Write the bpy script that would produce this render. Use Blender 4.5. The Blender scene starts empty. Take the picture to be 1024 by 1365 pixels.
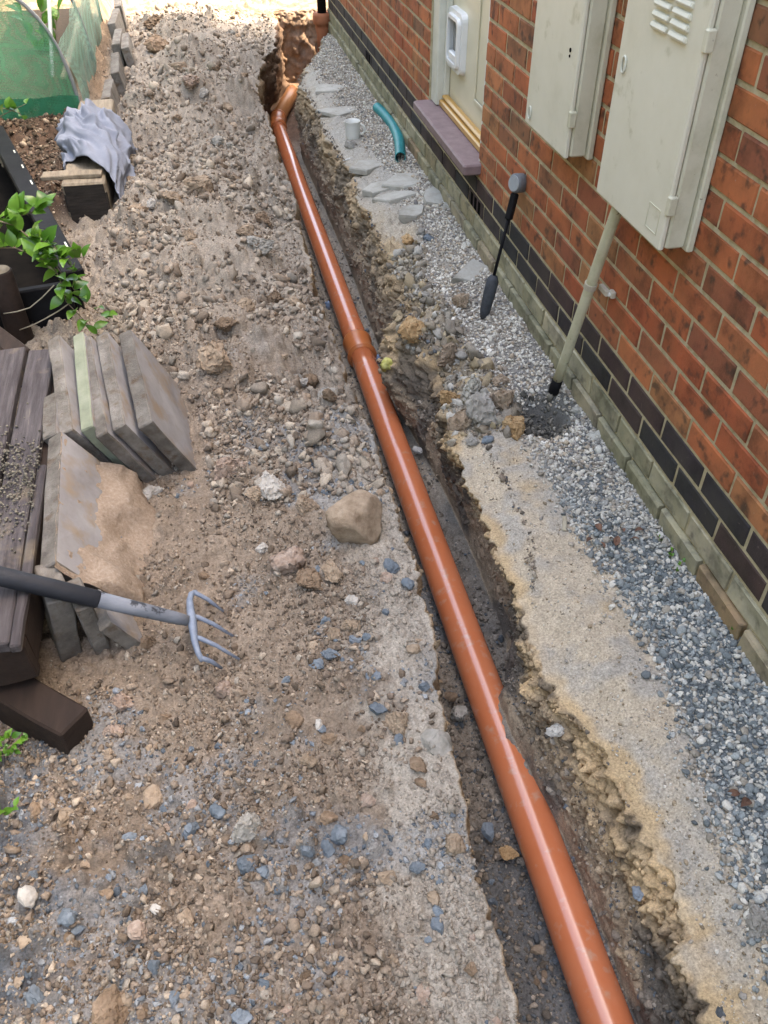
import bpy, math, random
import numpy as np
from mathutils import Vector, Matrix, Euler
from mathutils.bvhtree import BVHTree

R = math.radians
random.seed(7)
rng = np.random.default_rng(7)
scene = bpy.context.scene
col = scene.collection

# ------------------------------------------------------------------ camera
CAM = Vector((0.0, 0.0, 1.66))
PITCH, YAW, ROLL, FPX = 0.7301, 0.2030, -0.0032, 1124.3      # solved from the brick courses
Fv = Vector((math.sin(YAW)*math.cos(PITCH), math.cos(YAW)*math.cos(PITCH), -math.sin(PITCH)))
Rv0 = Vector((math.cos(YAW), -math.sin(YAW), 0)); Uv0 = Rv0.cross(Fv)
Rv = Rv0*math.cos(ROLL) + Uv0*math.sin(ROLL)
Uv = Uv0*math.cos(ROLL) - Rv0*math.sin(ROLL)
cam_d = bpy.data.cameras.new('camera'); cam = bpy.data.objects.new('camera', cam_d); col.objects.link(cam)
cam_d.sensor_fit = 'HORIZONTAL'; cam_d.sensor_width = 36; cam_d.lens = 36*FPX/1024
cam_d.clip_start = 0.05; cam_d.clip_end = 500
cam.matrix_world = Matrix(((Rv.x, Uv.x, -Fv.x, CAM.x), (Rv.y, Uv.y, -Fv.y, CAM.y), (Rv.z, Uv.z, -Fv.z, CAM.z), (0, 0, 0, 1)))
scene.camera = cam

# ------------------------------------------------------------------ sky, sun, exposure
SUN_EL, SUN_AZ = R(60), R(84)          # azimuth from +Y towards +X: over the house
w = bpy.data.worlds.new('World'); scene.world = w; w.use_nodes = True
nt = w.node_tree; bg = nt.nodes['Background']
sky = nt.nodes.new('ShaderNodeTexSky'); sky.sky_type = 'NISHITA'; sky.sun_disc = False
sky.sun_elevation = SUN_EL; sky.sun_rotation = SUN_AZ
sky.air_density = 1.0; sky.dust_density = 5.0; sky.ozone_density = 0.6
nt.links.new(sky.outputs[0], bg.inputs[0]); bg.inputs[1].default_value = 0.15
sun_d = bpy.data.lights.new('sun', 'SUN'); sun = bpy.data.objects.new('sun', sun_d); col.objects.link(sun)
sun_d.energy = 2.0; sun_d.angle = R(0.5); sun_d.color = (1.0, 0.94, 0.86)
sdir = Vector((math.sin(SUN_AZ)*math.cos(SUN_EL), math.cos(SUN_AZ)*math.cos(SUN_EL), math.sin(SUN_EL)))
sun.rotation_euler = sdir.to_track_quat('Z', 'Y').to_euler(); sun.location = sdir*20
vs = scene.view_settings
vs.view_transform = 'Standard'; vs.look = 'None'; vs.gamma = 1.0; vs.use_curve_mapping = False
vs.exposure = 3.08
vs.use_white_balance = True; vs.white_balance_temperature = 7600; vs.white_balance_tint = 8

# ------------------------------------------------------------------ helpers: pixel rays of the calibrated camera
def ray(px, py): return Fv + Rv*((px-512)/FPX) - Uv*((py-682.5)/FPX)
def at_z(px, py, z):
    d = ray(px, py); return CAM + d*((z-CAM.z)/d.z)
def at_x(px, py, x):
    d = ray(px, py); return CAM + d*(x/d.x)
def at_y(px, py, y):
    d = ray(px, py); return CAM + d*(y/d.y)

# ------------------------------------------------------------------ helpers: numpy noise
def _hash(ix, iy, iz, seed):
    h = (ix*374761393 + iy*668265263 + iz*2147483647 + seed*974634781) & 0xffffffff
    h = ((h ^ (h >> 13))*1274126177) & 0xffffffff
    h = ((h ^ (h >> 16))*2246822519) & 0xffffffff
    return ((h ^ (h >> 15)) & 0xffffff)/float(0x1000000)
def vnoise(p, freq, seed=0):
    q = p*freq; i = np.floor(q).astype(np.int64); f = q-i; f = f*f*f*(f*(f*6-15)+10)
    r = 0
    for a in (0, 1):
        for b in (0, 1):
            for c in (0, 1):
                wgt = (f[:, 0] if a else 1-f[:, 0])*(f[:, 1] if b else 1-f[:, 1])*(f[:, 2] if c else 1-f[:, 2])
                r = r + wgt*_hash(i[:, 0]+a, i[:, 1]+b, i[:, 2]+c, seed)
    return r*2-1
def fbm(p, freq, oct=4, seed=0, gain=.5):
    r = 0; a = 1; t = 0
    for k in range(oct):
        r = r + a*vnoise(p, freq*2**k, seed+k*17); t += a; a *= gain
    return r/t
def clods(p, cell, seed=0, rmin=.25, rmax=.75):
    """rounded lumps: returns height in cells and a random value of the covering lump"""
    q = p[:, :2]/cell; i = np.floor(q).astype(np.int64); z = np.zeros(len(p), np.int64)
    best = np.zeros(len(p)); val = np.full(len(p), .5)
    for a in (-1, 0, 1):
        for b in (-1, 0, 1):
            cx = i[:, 0]+a; cy = i[:, 1]+b
            px = cx+_hash(cx, cy, z, seed); py = cy+_hash(cx, cy, z+1, seed)
            rr = rmin+(rmax-rmin)*_hash(cx, cy, z+2, seed)**2
            an = _hash(cx, cy, z+4, seed)*6.283; dx = q[:, 0]-px; dy = q[:, 1]-py
            u = dx*np.cos(an)+dy*np.sin(an); v = (-dx*np.sin(an)+dy*np.cos(an))*1.35
            q2 = np.maximum(0, 1-(u*u+v*v)/(rr*rr)); h = rr*q2**.85
            m = h > best; best = np.where(m, h, best); val = np.where(m, _hash(cx, cy, z+3, seed), val)
    return best, val
def sstep(a, b, x):
    t = np.clip((x-a)/(b-a), 0, 1); return t*t*(3-2*t)

# ------------------------------------------------------------------ helpers: meshes and objects
def tag(o, label=None, cat=None, group=None, kind=None):
    if label: o['label'] = label
    if cat: o['category'] = cat
    if group: o['group'] = group
    if kind: o['kind'] = kind
    return o
def empty(name, loc=(0, 0, 0), label=None, cat=None, group=None):
    o = bpy.data.objects.new(name, None); col.objects.link(o); o.location = loc; o.empty_display_size = .05
    return tag(o, label, cat, group)
def link(name, me, mat=None, parent=None, smooth=False):
    o = bpy.data.objects.new(name, me); col.objects.link(o)
    if mat and not me.materials: me.materials.append(mat)
    if smooth: me.polygons.foreach_set('use_smooth', [True]*len(me.polygons))
    if parent:
        o.parent = parent
        o.matrix_parent_inverse = Matrix.Identity(4)
        if parent.type == 'EMPTY' or True:
            pl = world_loc(parent)
            o.location = -pl
    return o
def world_loc(o):
    l = Vector(o.location)
    while o.parent: o = o.parent; l += Vector(o.location)
    return l
class MB:
    def __init__(s): s.v = []; s.f = []
    def add(s, vs_, fs_):
        n = len(s.v); s.v += [tuple(a) for a in vs_]; s.f += [tuple(n+i for i in q) for q in fs_]; return s
    def box(s, lo, hi, M=None, bev=0.0):
        x0, y0, z0 = lo; x1, y1, z1 = hi
        if bev <= 0:
            vv = [(x0,y0,z0),(x1,y0,z0),(x1,y1,z0),(x0,y1,z0),(x0,y0,z1),(x1,y0,z1),(x1,y1,z1),(x0,y1,z1)]
            ff = [(3,2,1,0),(4,5,6,7),(0,1,5,4),(1,2,6,5),(2,3,7,6),(3,0,4,7)]
        else:
            b = bev; vv = []; ff = []
            for k, (z, e) in enumerate(((z0, b), (z0+b, 0), (z1-b, 0), (z1, b))):
                xa, xb, ya, yb = x0+e, x1-e, y0+e, y1-e; c = b
                vv += [(xa+c,ya,z),(xb-c,ya,z),(xb,ya+c,z),(xb,yb-c,z),(xb-c,yb,z),(xa+c,yb,z),(xa,yb-c,z),(xa,ya+c,z)]
                if k:
                    for j in range(8): ff.append(((k-1)*8+j, (k-1)*8+(j+1) % 8, k*8+(j+1) % 8, k*8+j))
            ff.append(tuple(range(7, -1, -1))); ff.append(tuple(range(24, 32)))
        if M is not None: vv = [tuple(M @ Vector(a)) for a in vv]
        return s.add(vv, ff)
    def tube(s, pts, rad, n=12, cap=True, flat=1.0):
        pts = [Vector(a) for a in pts]; m = len(pts)
        if not hasattr(rad, '__len__'): rad = [rad]*m
        vv = []; ff = []; up = None
        for k in range(m):
            t = (pts[min(k+1, m-1)]-pts[max(k-1, 0)]).normalized()
            if up is None:
                up = Vector((0, 0, 1)) if abs(t.z) < .9 else Vector((1, 0, 0))
            a = t.cross(up).normalized(); up = a.cross(t).normalized()
            for j in range(n):
                an = 2*math.pi*j/n
                vv.append(pts[k]+(a*math.cos(an)+up*math.sin(an)*flat)*rad[k])
        for k in range(m-1):
            for j in range(n):
                ff.append((k*n+j, k*n+(j+1) % n, (k+1)*n+(j+1) % n, (k+1)*n+j))
        if cap: ff.append(tuple(range(n-1, -1, -1))); ff.append(tuple(range((m-1)*n, m*n)))
        return s.add(vv, ff)
    def prism(s, poly, z0, z1, M=None, inset=0.0):
        n = len(poly); cx = sum(p[0] for p in poly)/n; cy = sum(p[1] for p in poly)/n
        def ins(p): return (cx+(p[0]-cx)*(1-inset), cy+(p[1]-cy)*(1-inset))
        vv = [(p[0], p[1], z0) for p in poly]+[(p[0], p[1], z1-(z1-z0)*.2) for p in poly]+[(*ins(p), z1) for p in poly]
        ff = [tuple(range(n-1, -1, -1)), tuple(range(2*n, 3*n))]
        for k in (0, 1):
            for j in range(n): ff.append((k*n+j, k*n+(j+1) % n, (k+1)*n+(j+1) % n, (k+1)*n+j))
        if M is not None: vv = [tuple(M @ Vector(a)) for a in vv]
        return s.add(vv, ff)
    def mesh(s, name):
        me = bpy.data.meshes.new(name); me.from_pydata(s.v, [], s.f); me.update(); return me
    def build(s, name, mat, parent=None, smooth=False): return link(name, s.mesh(name), mat, parent, smooth)
def np_mesh(name, V, F, colors=None, smooth=False):
    """V (n,3), F (m,3|4)"""
    me = bpy.data.meshes.new(name); k = F.shape[1]
    me.vertices.add(len(V)); me.vertices.foreach_set('co', np.ascontiguousarray(V, np.float32).ravel())
    me.loops.add(F.size); me.loops.foreach_set('vertex_index', np.ascontiguousarray(F, np.int32).ravel())
    me.polygons.add(len(F)); me.polygons.foreach_set('loop_start', np.arange(0, F.size, k, dtype=np.int32))
    if smooth: me.polygons.foreach_set('use_smooth', np.ones(len(F), bool))
    me.update(calc_edges=True)
    if colors is not None:
        a = me.color_attributes.new('Col', 'FLOAT_COLOR', 'POINT')
        a.data.foreach_set('color', np.c_[colors, np.ones(len(colors))].astype(np.float32).ravel())
    return me

# ------------------------------------------------------------------ materials
def newmat(name):
    m = bpy.data.materials.new(name); m.use_nodes = True
    t = m.node_tree; return m, t, t.nodes['Principled BSDF']
def nd(t, typ, **kw):
    n = t.nodes.new(typ)
    for k, v in kw.items():
        if k in n.inputs: n.inputs[k].default_value = v
        else: setattr(n, k, v)
    return n
def ramp(t, stops):
    r = t.nodes.new('ShaderNodeValToRGB'); e = r.color_ramp.elements
    while len(e) < len(stops): e.new(.5)
    for k, (p, c) in enumerate(stops):
        e[k].position = p; e[k].color = (*c, 1) if len(c) == 3 else c
    return r
def coord(t, mode):
    if mode == 'pos': return t.nodes.new('ShaderNodeNewGeometry').outputs['Position']
    return t.nodes.new('ShaderNodeTexCoord').outputs['Object']
def bump(t, b, src, strength, dist):
    n = t.nodes.new('ShaderNodeBump'); n.inputs['Strength'].default_value = strength; n.inputs['Distance'].default_value = dist
    t.links.new(src, n.inputs['Height'])
    if b.inputs['Normal'].is_linked: t.links.new(b.inputs['Normal'].links[0].from_socket, n.inputs['Normal'])
    t.links.new(n.outputs[0], b.inputs['Normal'])
def mixc(t, blend, fac, a, b_):
    m = t.nodes.new('ShaderNodeMix'); m.data_type = 'RGBA'; m.blend_type = blend
    for s, v in ((m.inputs[0], fac), (m.inputs[6], a), (m.inputs[7], b_)):
        if hasattr(v, 'links'): t.links.new(v, s)
        elif isinstance(v, (int, float)): s.default_value = v
        else: s.default_value = (*v, 1)
    return m.outputs[2]
def noise_mat(name, stops, scale=20, rough=.9, bstr=.5, bdist=.004, bscale=None, detail=6, mode='pos', rand=0.0, stretch=None,
              spots=None, spec=.3, rough_var=0):
    m, t, b = newmat(name); c = coord(t, mode)
    if stretch:
        mp = t.nodes.new('ShaderNodeMapping'); mp.inputs['Scale'].default_value = stretch; t.links.new(c, mp.inputs[0]); cs = mp.outputs[0]
    else: cs = c
    n = nd(t, 'ShaderNodeTexNoise', Scale=scale, Detail=detail, Roughness=.65); t.links.new(cs, n.inputs['Vector'])
    r = ramp(t, stops); t.links.new(n.outputs[0], r.inputs[0]); out = r.outputs[0]
    if spots:
        sc, lo, hi, sc_col = spots
        n2 = nd(t, 'ShaderNodeTexNoise', Scale=sc, Detail=4, Roughness=.6); t.links.new(c, n2.inputs['Vector'])
        r2 = ramp(t, [(lo, (0, 0, 0)), (hi, (1, 1, 1))]); t.links.new(n2.outputs[0], r2.inputs[0])
        out = mixc(t, 'MIX', r2.outputs[0], out, sc_col)
    if rand:
        oi = t.nodes.new('ShaderNodeObjectInfo'); hs = t.nodes.new('ShaderNodeHueSaturation')
        mr = nd(t, 'ShaderNodeMapRange'); mr.inputs[3].default_value = 1-rand; mr.inputs[4].default_value = 1+rand
        t.links.new(oi.outputs['Random'], mr.inputs[0]); t.links.new(mr.outputs[0], hs.inputs['Value']); t.links.new(out, hs.inputs['Color']); out = hs.outputs[0]
    t.links.new(out, b.inputs['Base Color']); b.inputs['Roughness'].default_value = rough
    b.inputs['Specular IOR Level'].default_value = spec
    if rough_var:
        mr = nd(t, 'ShaderNodeMapRange'); mr.inputs[3].default_value = rough-rough_var; mr.inputs[4].default_value = rough+rough_var
        t.links.new(n.outputs[0], mr.inputs[0]); t.links.new(mr.outputs[0], b.inputs['Roughness'])
    if bstr:
        n3 = nd(t, 'ShaderNodeTexNoise', Scale=bscale or scale*3, Detail=5, Roughness=.7); t.links.new(cs, n3.inputs['Vector'])
        bump(t, b, n3.outputs[0], bstr, bdist)
    return m
def vcol_mat(name, rough=.95, fine=(180, .45), bstr=.6, bdist=.004, bscale=160, spec=.2):
    m, t, b = newmat(name)
    a = nd(t, 'ShaderNodeVertexColor'); a.layer_name = 'Col'
    c = coord(t, 'pos')
    n = nd(t, 'ShaderNodeTexNoise', Scale=fine[0], Detail=5, Roughness=.7); t.links.new(c, n.inputs['Vector'])
    r = ramp(t, [(.3, (1-fine[1],)*3), (.7, (1+fine[1],)*3)]); t.links.new(n.outputs[0], r.inputs[0])
    out = mixc(t, 'MULTIPLY', 1.0, a.outputs[0], r.outputs[0])
    t.links.new(out, b.inputs['Base Color']); b.inputs['Roughness'].default_value = rough; b.inputs['Specular IOR Level'].default_value = spec
    n3 = nd(t, 'ShaderNodeTexNoise', Scale=bscale, Detail=6, Roughness=.75); t.links.new(c, n3.inputs['Vector'])
    bump(t, b, n3.outputs[0], bstr, bdist)
    return m

MAT = {}
MAT['earth'] = vcol_mat('earth')
MAT['pebbles'] = vcol_mat('pebbles', rough=.85, fine=(260, .3), bstr=.3, bdist=.002, bscale=300)
def brick_mat(name, cols, moss=0.0, dark=.5):
    m, t, b = newmat(name); p = coord(t, 'pos'); oi = t.nodes.new('ShaderNodeObjectInfo')
    r = ramp(t, cols); r.color_ramp.interpolation = 'LINEAR'; t.links.new(oi.outputs['Random'], r.inputs[0])
    n = nd(t, 'ShaderNodeTexNoise', Scale=9, Detail=5, Roughness=.65); t.links.new(p, n.inputs['Vector'])
    r1 = ramp(t, [(.33, (.5, .5, .52)), (.5, (1, 1, 1)), (.68, (1.25, 1.2, 1.12))]); t.links.new(n.outputs[0], r1.inputs[0])
    out = mixc(t, 'MULTIPLY', 1.0, r.outputs[0], r1.outputs[0])
    n2 = nd(t, 'ShaderNodeTexNoise', Scale=26, Detail=3, Roughness=.5); t.links.new(p, n2.inputs['Vector'])
    r2 = ramp(t, [(.56, (0, 0, 0)), (.70, (dark,)*3)]); t.links.new(n2.outputs[0], r2.inputs[0])
    out = mixc(t, 'MIX', r2.outputs[0], out, (.035, .025, .022))
    n4 = nd(t, 'ShaderNodeTexNoise', Scale=70, Detail=4, Roughness=.7); t.links.new(p, n4.inputs['Vector'])
    r4 = ramp(t, [(.66, (0, 0, 0)), (.8, (.6,)*3)]); t.links.new(n4.outputs[0], r4.inputs[0])
    out = mixc(t, 'MIX', r4.outputs[0], out, (.42, .33, .26))
    if moss:
        n5 = nd(t, 'ShaderNodeTexNoise', Scale=7, Detail=6, Roughness=.7); t.links.new(p, n5.inputs['Vector'])
        r5 = ramp(t, [(.38, (0, 0, 0)), (.62, (moss,)*3)]); t.links.new(n5.outputs[0], r5.inputs[0])
        out = mixc(t, 'MIX', r5.outputs[0], out, (.13, .14, .055))
    t.links.new(out, b.inputs['Base Color']); b.inputs['Roughness'].default_value = .85; b.inputs['Specular IOR Level'].default_value = .25
    n3 = nd(t, 'ShaderNodeTexNoise', Scale=120, Detail=6, Roughness=.75); t.links.new(p, n3.inputs['Vector'])
    bump(t, b, n3.outputs[0], .5, .003); bump(t, b, n.outputs[0], .35, .006)
    return m
MAT['brick_red'] = brick_mat('brick_red', [(0, (.40, .115, .05)), (.15, (.33, .085, .04)), (.3, (.43, .145, .062)), (.42, (.25, .085, .05)), (.55, (.38, .115, .05)), (.7, (.21, .10, .058)), (.8, (.42, .14, .06)), (.9, (.30, .15, .07)), (1, (.45, .17, .075))], .12, .75)
MAT['brick_dark'] = brick_mat('brick_dark', [(0, (.030, .028, .032)), (.4, (.042, .036, .040)), (.7, (.06, .036, .036)), (1, (.026, .027, .033))], .08, .3)
MAT['brick_plinth'] = brick_mat('brick_plinth', [(0, (.34, .315, .225)), (.35, (.26, .24, .165)), (.6, (.38, .35, .26)), (.85, (.26, .17, .10)), (1, (.32, .295, .20))], .32, .5)
MAT['mortar'] = noise_mat('mortar', [(.3, (.32, .27, .16)), (.5, (.46, .40, .26)), (.7, (.54, .48, .33))], 30, .95, .7, .004, 150)
def wall_tex():
    m, t, b = newmat('brickwork'); p = coord(t, 'pos')
    sp = t.nodes.new('ShaderNodeSeparateXYZ'); cb = t.nodes.new('ShaderNodeCombineXYZ'); t.links.new(p, sp.inputs[0])
    ad = t.nodes.new('ShaderNodeMath'); ad.operation = 'ADD'; t.links.new(sp.outputs[0], ad.inputs[0]); t.links.new(sp.outputs[1], ad.inputs[1])
    t.links.new(ad.outputs[0], cb.inputs[0]); t.links.new(sp.outputs[2], cb.inputs[1])
    br = t.nodes.new('ShaderNodeTexBrick'); t.links.new(cb.outputs[0], br.inputs['Vector'])
    br.inputs['Scale'].default_value = 1; br.inputs['Brick Width'].default_value = .225; br.inputs['Row Height'].default_value = .075; br.inputs['Mortar Size'].default_value = .005
    br.inputs['Color1'].default_value = (.30, .075, .032, 1); br.inputs['Color2'].default_value = (.19, .065, .036, 1); br.inputs['Mortar'].default_value = (.35, .30, .19, 1)
    t.links.new(br.outputs[0], b.inputs['Base Color']); b.inputs['Roughness'].default_value = .9
    bump(t, b, br.outputs['Fac'], -.5, .005)
    return m
MAT['brickwork'] = wall_tex()
MAT['cream'] = noise_mat('cream_paint', [(.3, (.545, .525, .42)), (.5, (.605, .585, .48)), (.75, (.64, .62, .52))], 6, .45, .12, .002, 60, spots=(14, .62, .8, (.38, .36, .24)), spec=.4)
MAT['cream_side'] = noise_mat('cream_weathered', [(.3, (.43, .415, .30)), (.5, (.545, .525, .41)), (.75, (.60, .58, .46))], 9, .6, .3, .002, 90, spots=(60, .68, .74, (.16, .14, .09)), spec=.3)
MAT['conduit'] = noise_mat('cream_conduit', [(.3, (.40, .385, .25)), (.55, (.52, .50, .36)), (.8, (.56, .54, .41))], 12, .55, .2, .002, 60, spots=(45, .66, .72, (.12, .10, .07)))
MAT['door'] = noise_mat('door_paint', [(.3, (.62, .575, .42)), (.6, (.68, .635, .49))], 4, .4, .05, .001, 60, spec=.4)
MAT['frame'] = noise_mat('frame_paint', [(.3, (.52, .52, .44)), (.6, (.62, .62, .54))], 10, .45, .1, .001, 60)
MAT['white'] = noise_mat('white_plastic', [(.3, (.66, .67, .66)), (.7, (.76, .76, .74))], 8, .35, .03, .001, 60, spec=.5)
MAT['gold'] = noise_mat('gold_strip', [(.3, (.42, .22, .05)), (.7, (.60, .36, .10))], 10, .35, .1, .001, 60, stretch=(1, .1, 1), spec=.6)
MAT['step'] = noise_mat('quarry_step', [(.3, (.18, .125, .125)), (.6, (.245, .175, .175)), (.8, (.30, .225, .22))], 18, .6, .2, .002, 90)
MAT['black'] = noise_mat('black_plastic', [(.3, (.007, .007, .008)), (.7, (.015, .015, .017))], 14, .65, .2, .002, 70, spec=.1)
MAT['void'] = noise_mat('void_shade', [(.3, (.006, .006, .006)), (.7, (.012, .011, .01))], 14, 1.0, 0, spec=0)  # near-black colour paints the shade inside openings
MAT['orange'] = noise_mat('orange_plastic', [(.25, (.46, .135, .055)), (.5, (.50, .15, .064)), (.8, (.50, .175, .085))], 5, .20, .015, .0008, 40, spots=(26, .57, .80, (.43, .27, .19)), spec=1.0, rough_var=.05)
MAT['orange_ring'] = noise_mat('orange_socket', [(.25, (.40, .115, .035)), (.8, (.50, .17, .06))], 8, .3, .04, .0008, 40, spec=.5)
MAT['terracotta'] = noise_mat('terracotta', [(.3, (.30, .10, .05)), (.7, (.42, .17, .09))], 14, .8, .3, .002, 90)
MAT['teal'] = noise_mat('teal_plastic', [(.3, (.0, .15, .165)), (.7, (.01, .22, .23))], 10, .45, .05, .001, 60, spots=(30, .68, .8, (.2, .22, .2)))
MAT['steel'] = noise_mat('blue_grey_metal', [(.3, (.12, .15, .21)), (.6, (.20, .24, .31)), (.8, (.28, .31, .36))], 40, .55, .3, .002, 120, spots=(60, .64, .75, (.15, .11, .08)), spec=.5)
MAT['grip'] = noise_mat('dark_handle', [(.3, (.010, .012, .017)), (.6, (.019, .022, .03)), (.8, (.04, .045, .055))], 25, .6, .25, .002, 90, stretch=(.3, 1, 1))
MAT['handle_grey'] = noise_mat('worn_handle', [(.3, (.10, .115, .14)), (.6, (.17, .185, .215)), (.8, (.22, .23, .25))], 20, .6, .3, .002, 70, stretch=(.25, 1.4, 1), spots=(22, .58, .64, (.025, .028, .036)))
MAT['slab'] = noise_mat('paving_concrete', [(.3, (.085, .076, .066)), (.5, (.155, .142, .126)), (.7, (.235, .22, .20))], 14, .92, 1.0, .006, 70, rand=.16, spots=(24, .55, .70, (.115, .085, .06)))
MAT['slab_face'] = noise_mat('paving_face', [(.3, (.21, .20, .205)), (.5, (.28, .275, .285)), (.7, (.34, .335, .345))], 7, .9, .4, .002, 120, rand=.1, spots=(9, .5, .66, (.27, .215, .165)))
MAT['slab_green'] = noise_mat('green_algae_concrete', [(.3, (.17, .19, .14)), (.5, (.22, .245, .18)), (.75, (.28, .30, .235))], 14, .95, .4, .003, 120)
MAT['sand'] = noise_mat('pink_sand', [(.3, (.27, .20, .15)), (.5, (.36, .28, .215)), (.7, (.45, .37, .30))], 120, .95, 1, .006, 240)
MAT['timber_dark'] = noise_mat('weathered_timber', [(.25, (.028, .024, .026)), (.45, (.055, .048, .052)), (.62, (.085, .078, .082)), (.8, (.19, .165, .135))], 14, .85, .8, .004, 50, stretch=(5, .35, 5), rand=.1, spots=(6, .58, .74, (.17, .14, .10)))
MAT['timber_brown'] = noise_mat('brown_timber', [(.3, (.016, .010, .008)), (.6, (.027, .017, .013)), (.8, (.042, .028, .021))], 12, .8, .5, .003, 40, stretch=(3, .5, 3))
MAT['timber_grey'] = noise_mat('grey_sleeper', [(.3, (.17, .135, .095)), (.55, (.28, .235, .175)), (.8, (.36, .31, .24))], 12, .9, .7, .004, 40, stretch=(4, .5, 4), rand=.1)
MAT['sleeper_end'] = noise_mat('dark_sleeper_end', [(.3, (.018, .016, .014)), (.7, (.045, .038, .032))], 30, .9, .6, .004, 60, stretch=(.4, 1, 3))
MAT['cloth'] = noise_mat('grey_blue_cloth', [(.3, (.17, .19, .24)), (.6, (.215, .24, .295)), (.8, (.25, .27, .325))], 12, .95, .25, .001, 500, spec=.1)
MAT['bark'] = noise_mat('twig_bark', [(.3, (.10, .075, .05)), (.7, (.22, .18, .13))], 40, .9, .4, .002, 100)
MAT['dry_grass'] = noise_mat('dry_stalk', [(.3, (.30, .26, .19)), (.7, (.42, .38, .29))], 40, .9, .2, .001, 100)
MAT['yellow'] = noise_mat('yellow_plastic', [(.3, (.40, .38, .09)), (.7, (.55, .52, .20))], 40, .6, .3, .002, 100)
MAT['blue_scrap'] = noise_mat('blue_plastic', [(.3, (.12, .19, .32)), (.7, (.24, .32, .45))], 40, .5, .3, .002, 100)
MAT['dry_leaf'] = noise_mat('dead_leaf', [(.3, (.09, .045, .03)), (.7, (.17, .095, .065))], 60, .85, .4, .002, 100, rand=.3)
MAT['pole'] = noise_mat('grey_hoop', [(.3, (.16, .18, .19)), (.7, (.26, .28, .28))], 20, .5, .1, .001, 50)
def leaf_mat(name, a, b2):
    m, t, b = newmat(name); oi = t.nodes.new('ShaderNodeObjectInfo'); r = ramp(t, [(0, a), (1, b2)]); t.links.new(oi.outputs['Random'], r.inputs[0])
    t.links.new(r.outputs[0], b.inputs['Base Color']); b.inputs['Roughness'].default_value = .3; b.inputs['Specular IOR Level'].default_value = .5
    tr = t.nodes.new('ShaderNodeBsdfTranslucent'); t.links.new(r.outputs[0], tr.inputs[0])
    mx = t.nodes.new('ShaderNodeMixShader'); mx.inputs[0].default_value = .3
    t.links.new(b.outputs[0], mx.inputs[1]); t.links.new(tr.outputs[0], mx.inputs[2]); t.links.new(mx.outputs[0], t.nodes['Material Output'].inputs[0])
    return m
MAT['leaf'] = leaf_mat('glossy_leaf', (.05, .15, .018), (.14, .30, .035))
def net_mat(name, c, alpha, scale):
    m, t, b = newmat(name); p = coord(t, 'pos')
    v = nd(t, 'ShaderNodeTexVoronoi', Scale=scale, Randomness=.15); t.links.new(p, v.inputs['Vector'])
    r = ramp(t, [(.25, (max(0, alpha-.25),)*3), (.55, (min(1, alpha+.2),)*3)]); t.links.new(v.outputs[0], r.inputs[0])
    n = nd(t, 'ShaderNodeTexNoise', Scale=4, Detail=3); t.links.new(p, n.inputs['Vector'])
    r2 = ramp(t, [(.3, tuple(q*.7 for q in c)), (.7, tuple(q*1.3 for q in c))]); t.links.new(n.outputs[0], r2.inputs[0])
    t.links.new(r2.outputs[0], b.inputs['Base Color']); b.inputs['Roughness'].default_value = .5
    tl = t.nodes.new('ShaderNodeBsdfTranslucent'); t.links.new(r2.outputs[0], tl.inputs[0])
    m1 = t.nodes.new('ShaderNodeMixShader'); m1.inputs[0].default_value = .45; t.links.new(b.outputs[0], m1.inputs[1]); t.links.new(tl.outputs[0], m1.inputs[2])
    tp = t.nodes.new('ShaderNodeBsdfTransparent'); m2 = t.nodes.new('ShaderNodeMixShader'); t.links.new(r.outputs[0], m2.inputs[0])
    t.links.new(tp.outputs[0], m2.inputs[1]); t.links.new(m1.outputs[0], m2.inputs[2]); t.links.new(m2.outputs[0], t.nodes['Material Output'].inputs[0])
    return m
MAT['net'] = net_mat('green_mesh_sheet', (.10, .30, .16), .62, 130)
MAT['net_dense'] = net_mat('green_mesh_hem', (.03, .20, .11), .9, 130)
MAT['sheet'] = net_mat('pale_green_sheet', (.22, .42, .36), .6, 130)
ROCK = {
 'tan': noise_mat('rock_tan', [(.3, (.20, .145, .10)), (.5, (.30, .23, .165)), (.7, (.40, .32, .24))], 28, .95, .8, .006, 90, rand=.14),
 'pink': noise_mat('rock_pink', [(.3, (.235, .17, .13)), (.5, (.33, .25, .20)), (.7, (.45, .37, .31))], 40, .95, .8, .006, 110, rand=.1),
 'brown': noise_mat('rock_brown', [(.3, (.13, .09, .06)), (.5, (.205, .145, .098)), (.7, (.30, .225, .16))], 32, .95, .8, .006, 90, rand=.2),
 'grey': noise_mat('rock_grey', [(.3, (.20, .19, .165)), (.5, (.29, .275, .245)), (.7, (.38, .36, .33))], 28, .95, .7, .005, 100, rand=.15),
 'blue': noise_mat('rock_blue', [(.3, (.085, .105, .125)), (.5, (.13, .158, .185)), (.7, (.195, .225, .255))], 24, .8, .5, .004, 90, rand=.22),
 'white': noise_mat('rock_white', [(.3, (.30, .275, .24)), (.5, (.41, .385, .35)), (.7, (.52, .50, .46))], 30, .9, .6, .004, 90, rand=.1),
 'ochre': noise_mat('rock_ochre', [(.3, (.26, .155, .07)), (.5, (.38, .25, .13)), (.7, (.46, .34, .2))], 28, .95, .8, .006, 90, rand=.1),
 'concrete': noise_mat('rock_concrete', [(.3, (.29, .275, .235)), (.5, (.37, .355, .315)), (.7, (.43, .42, .38))], 18, .95, .7, .004, 120, rand=.1),
}

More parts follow.
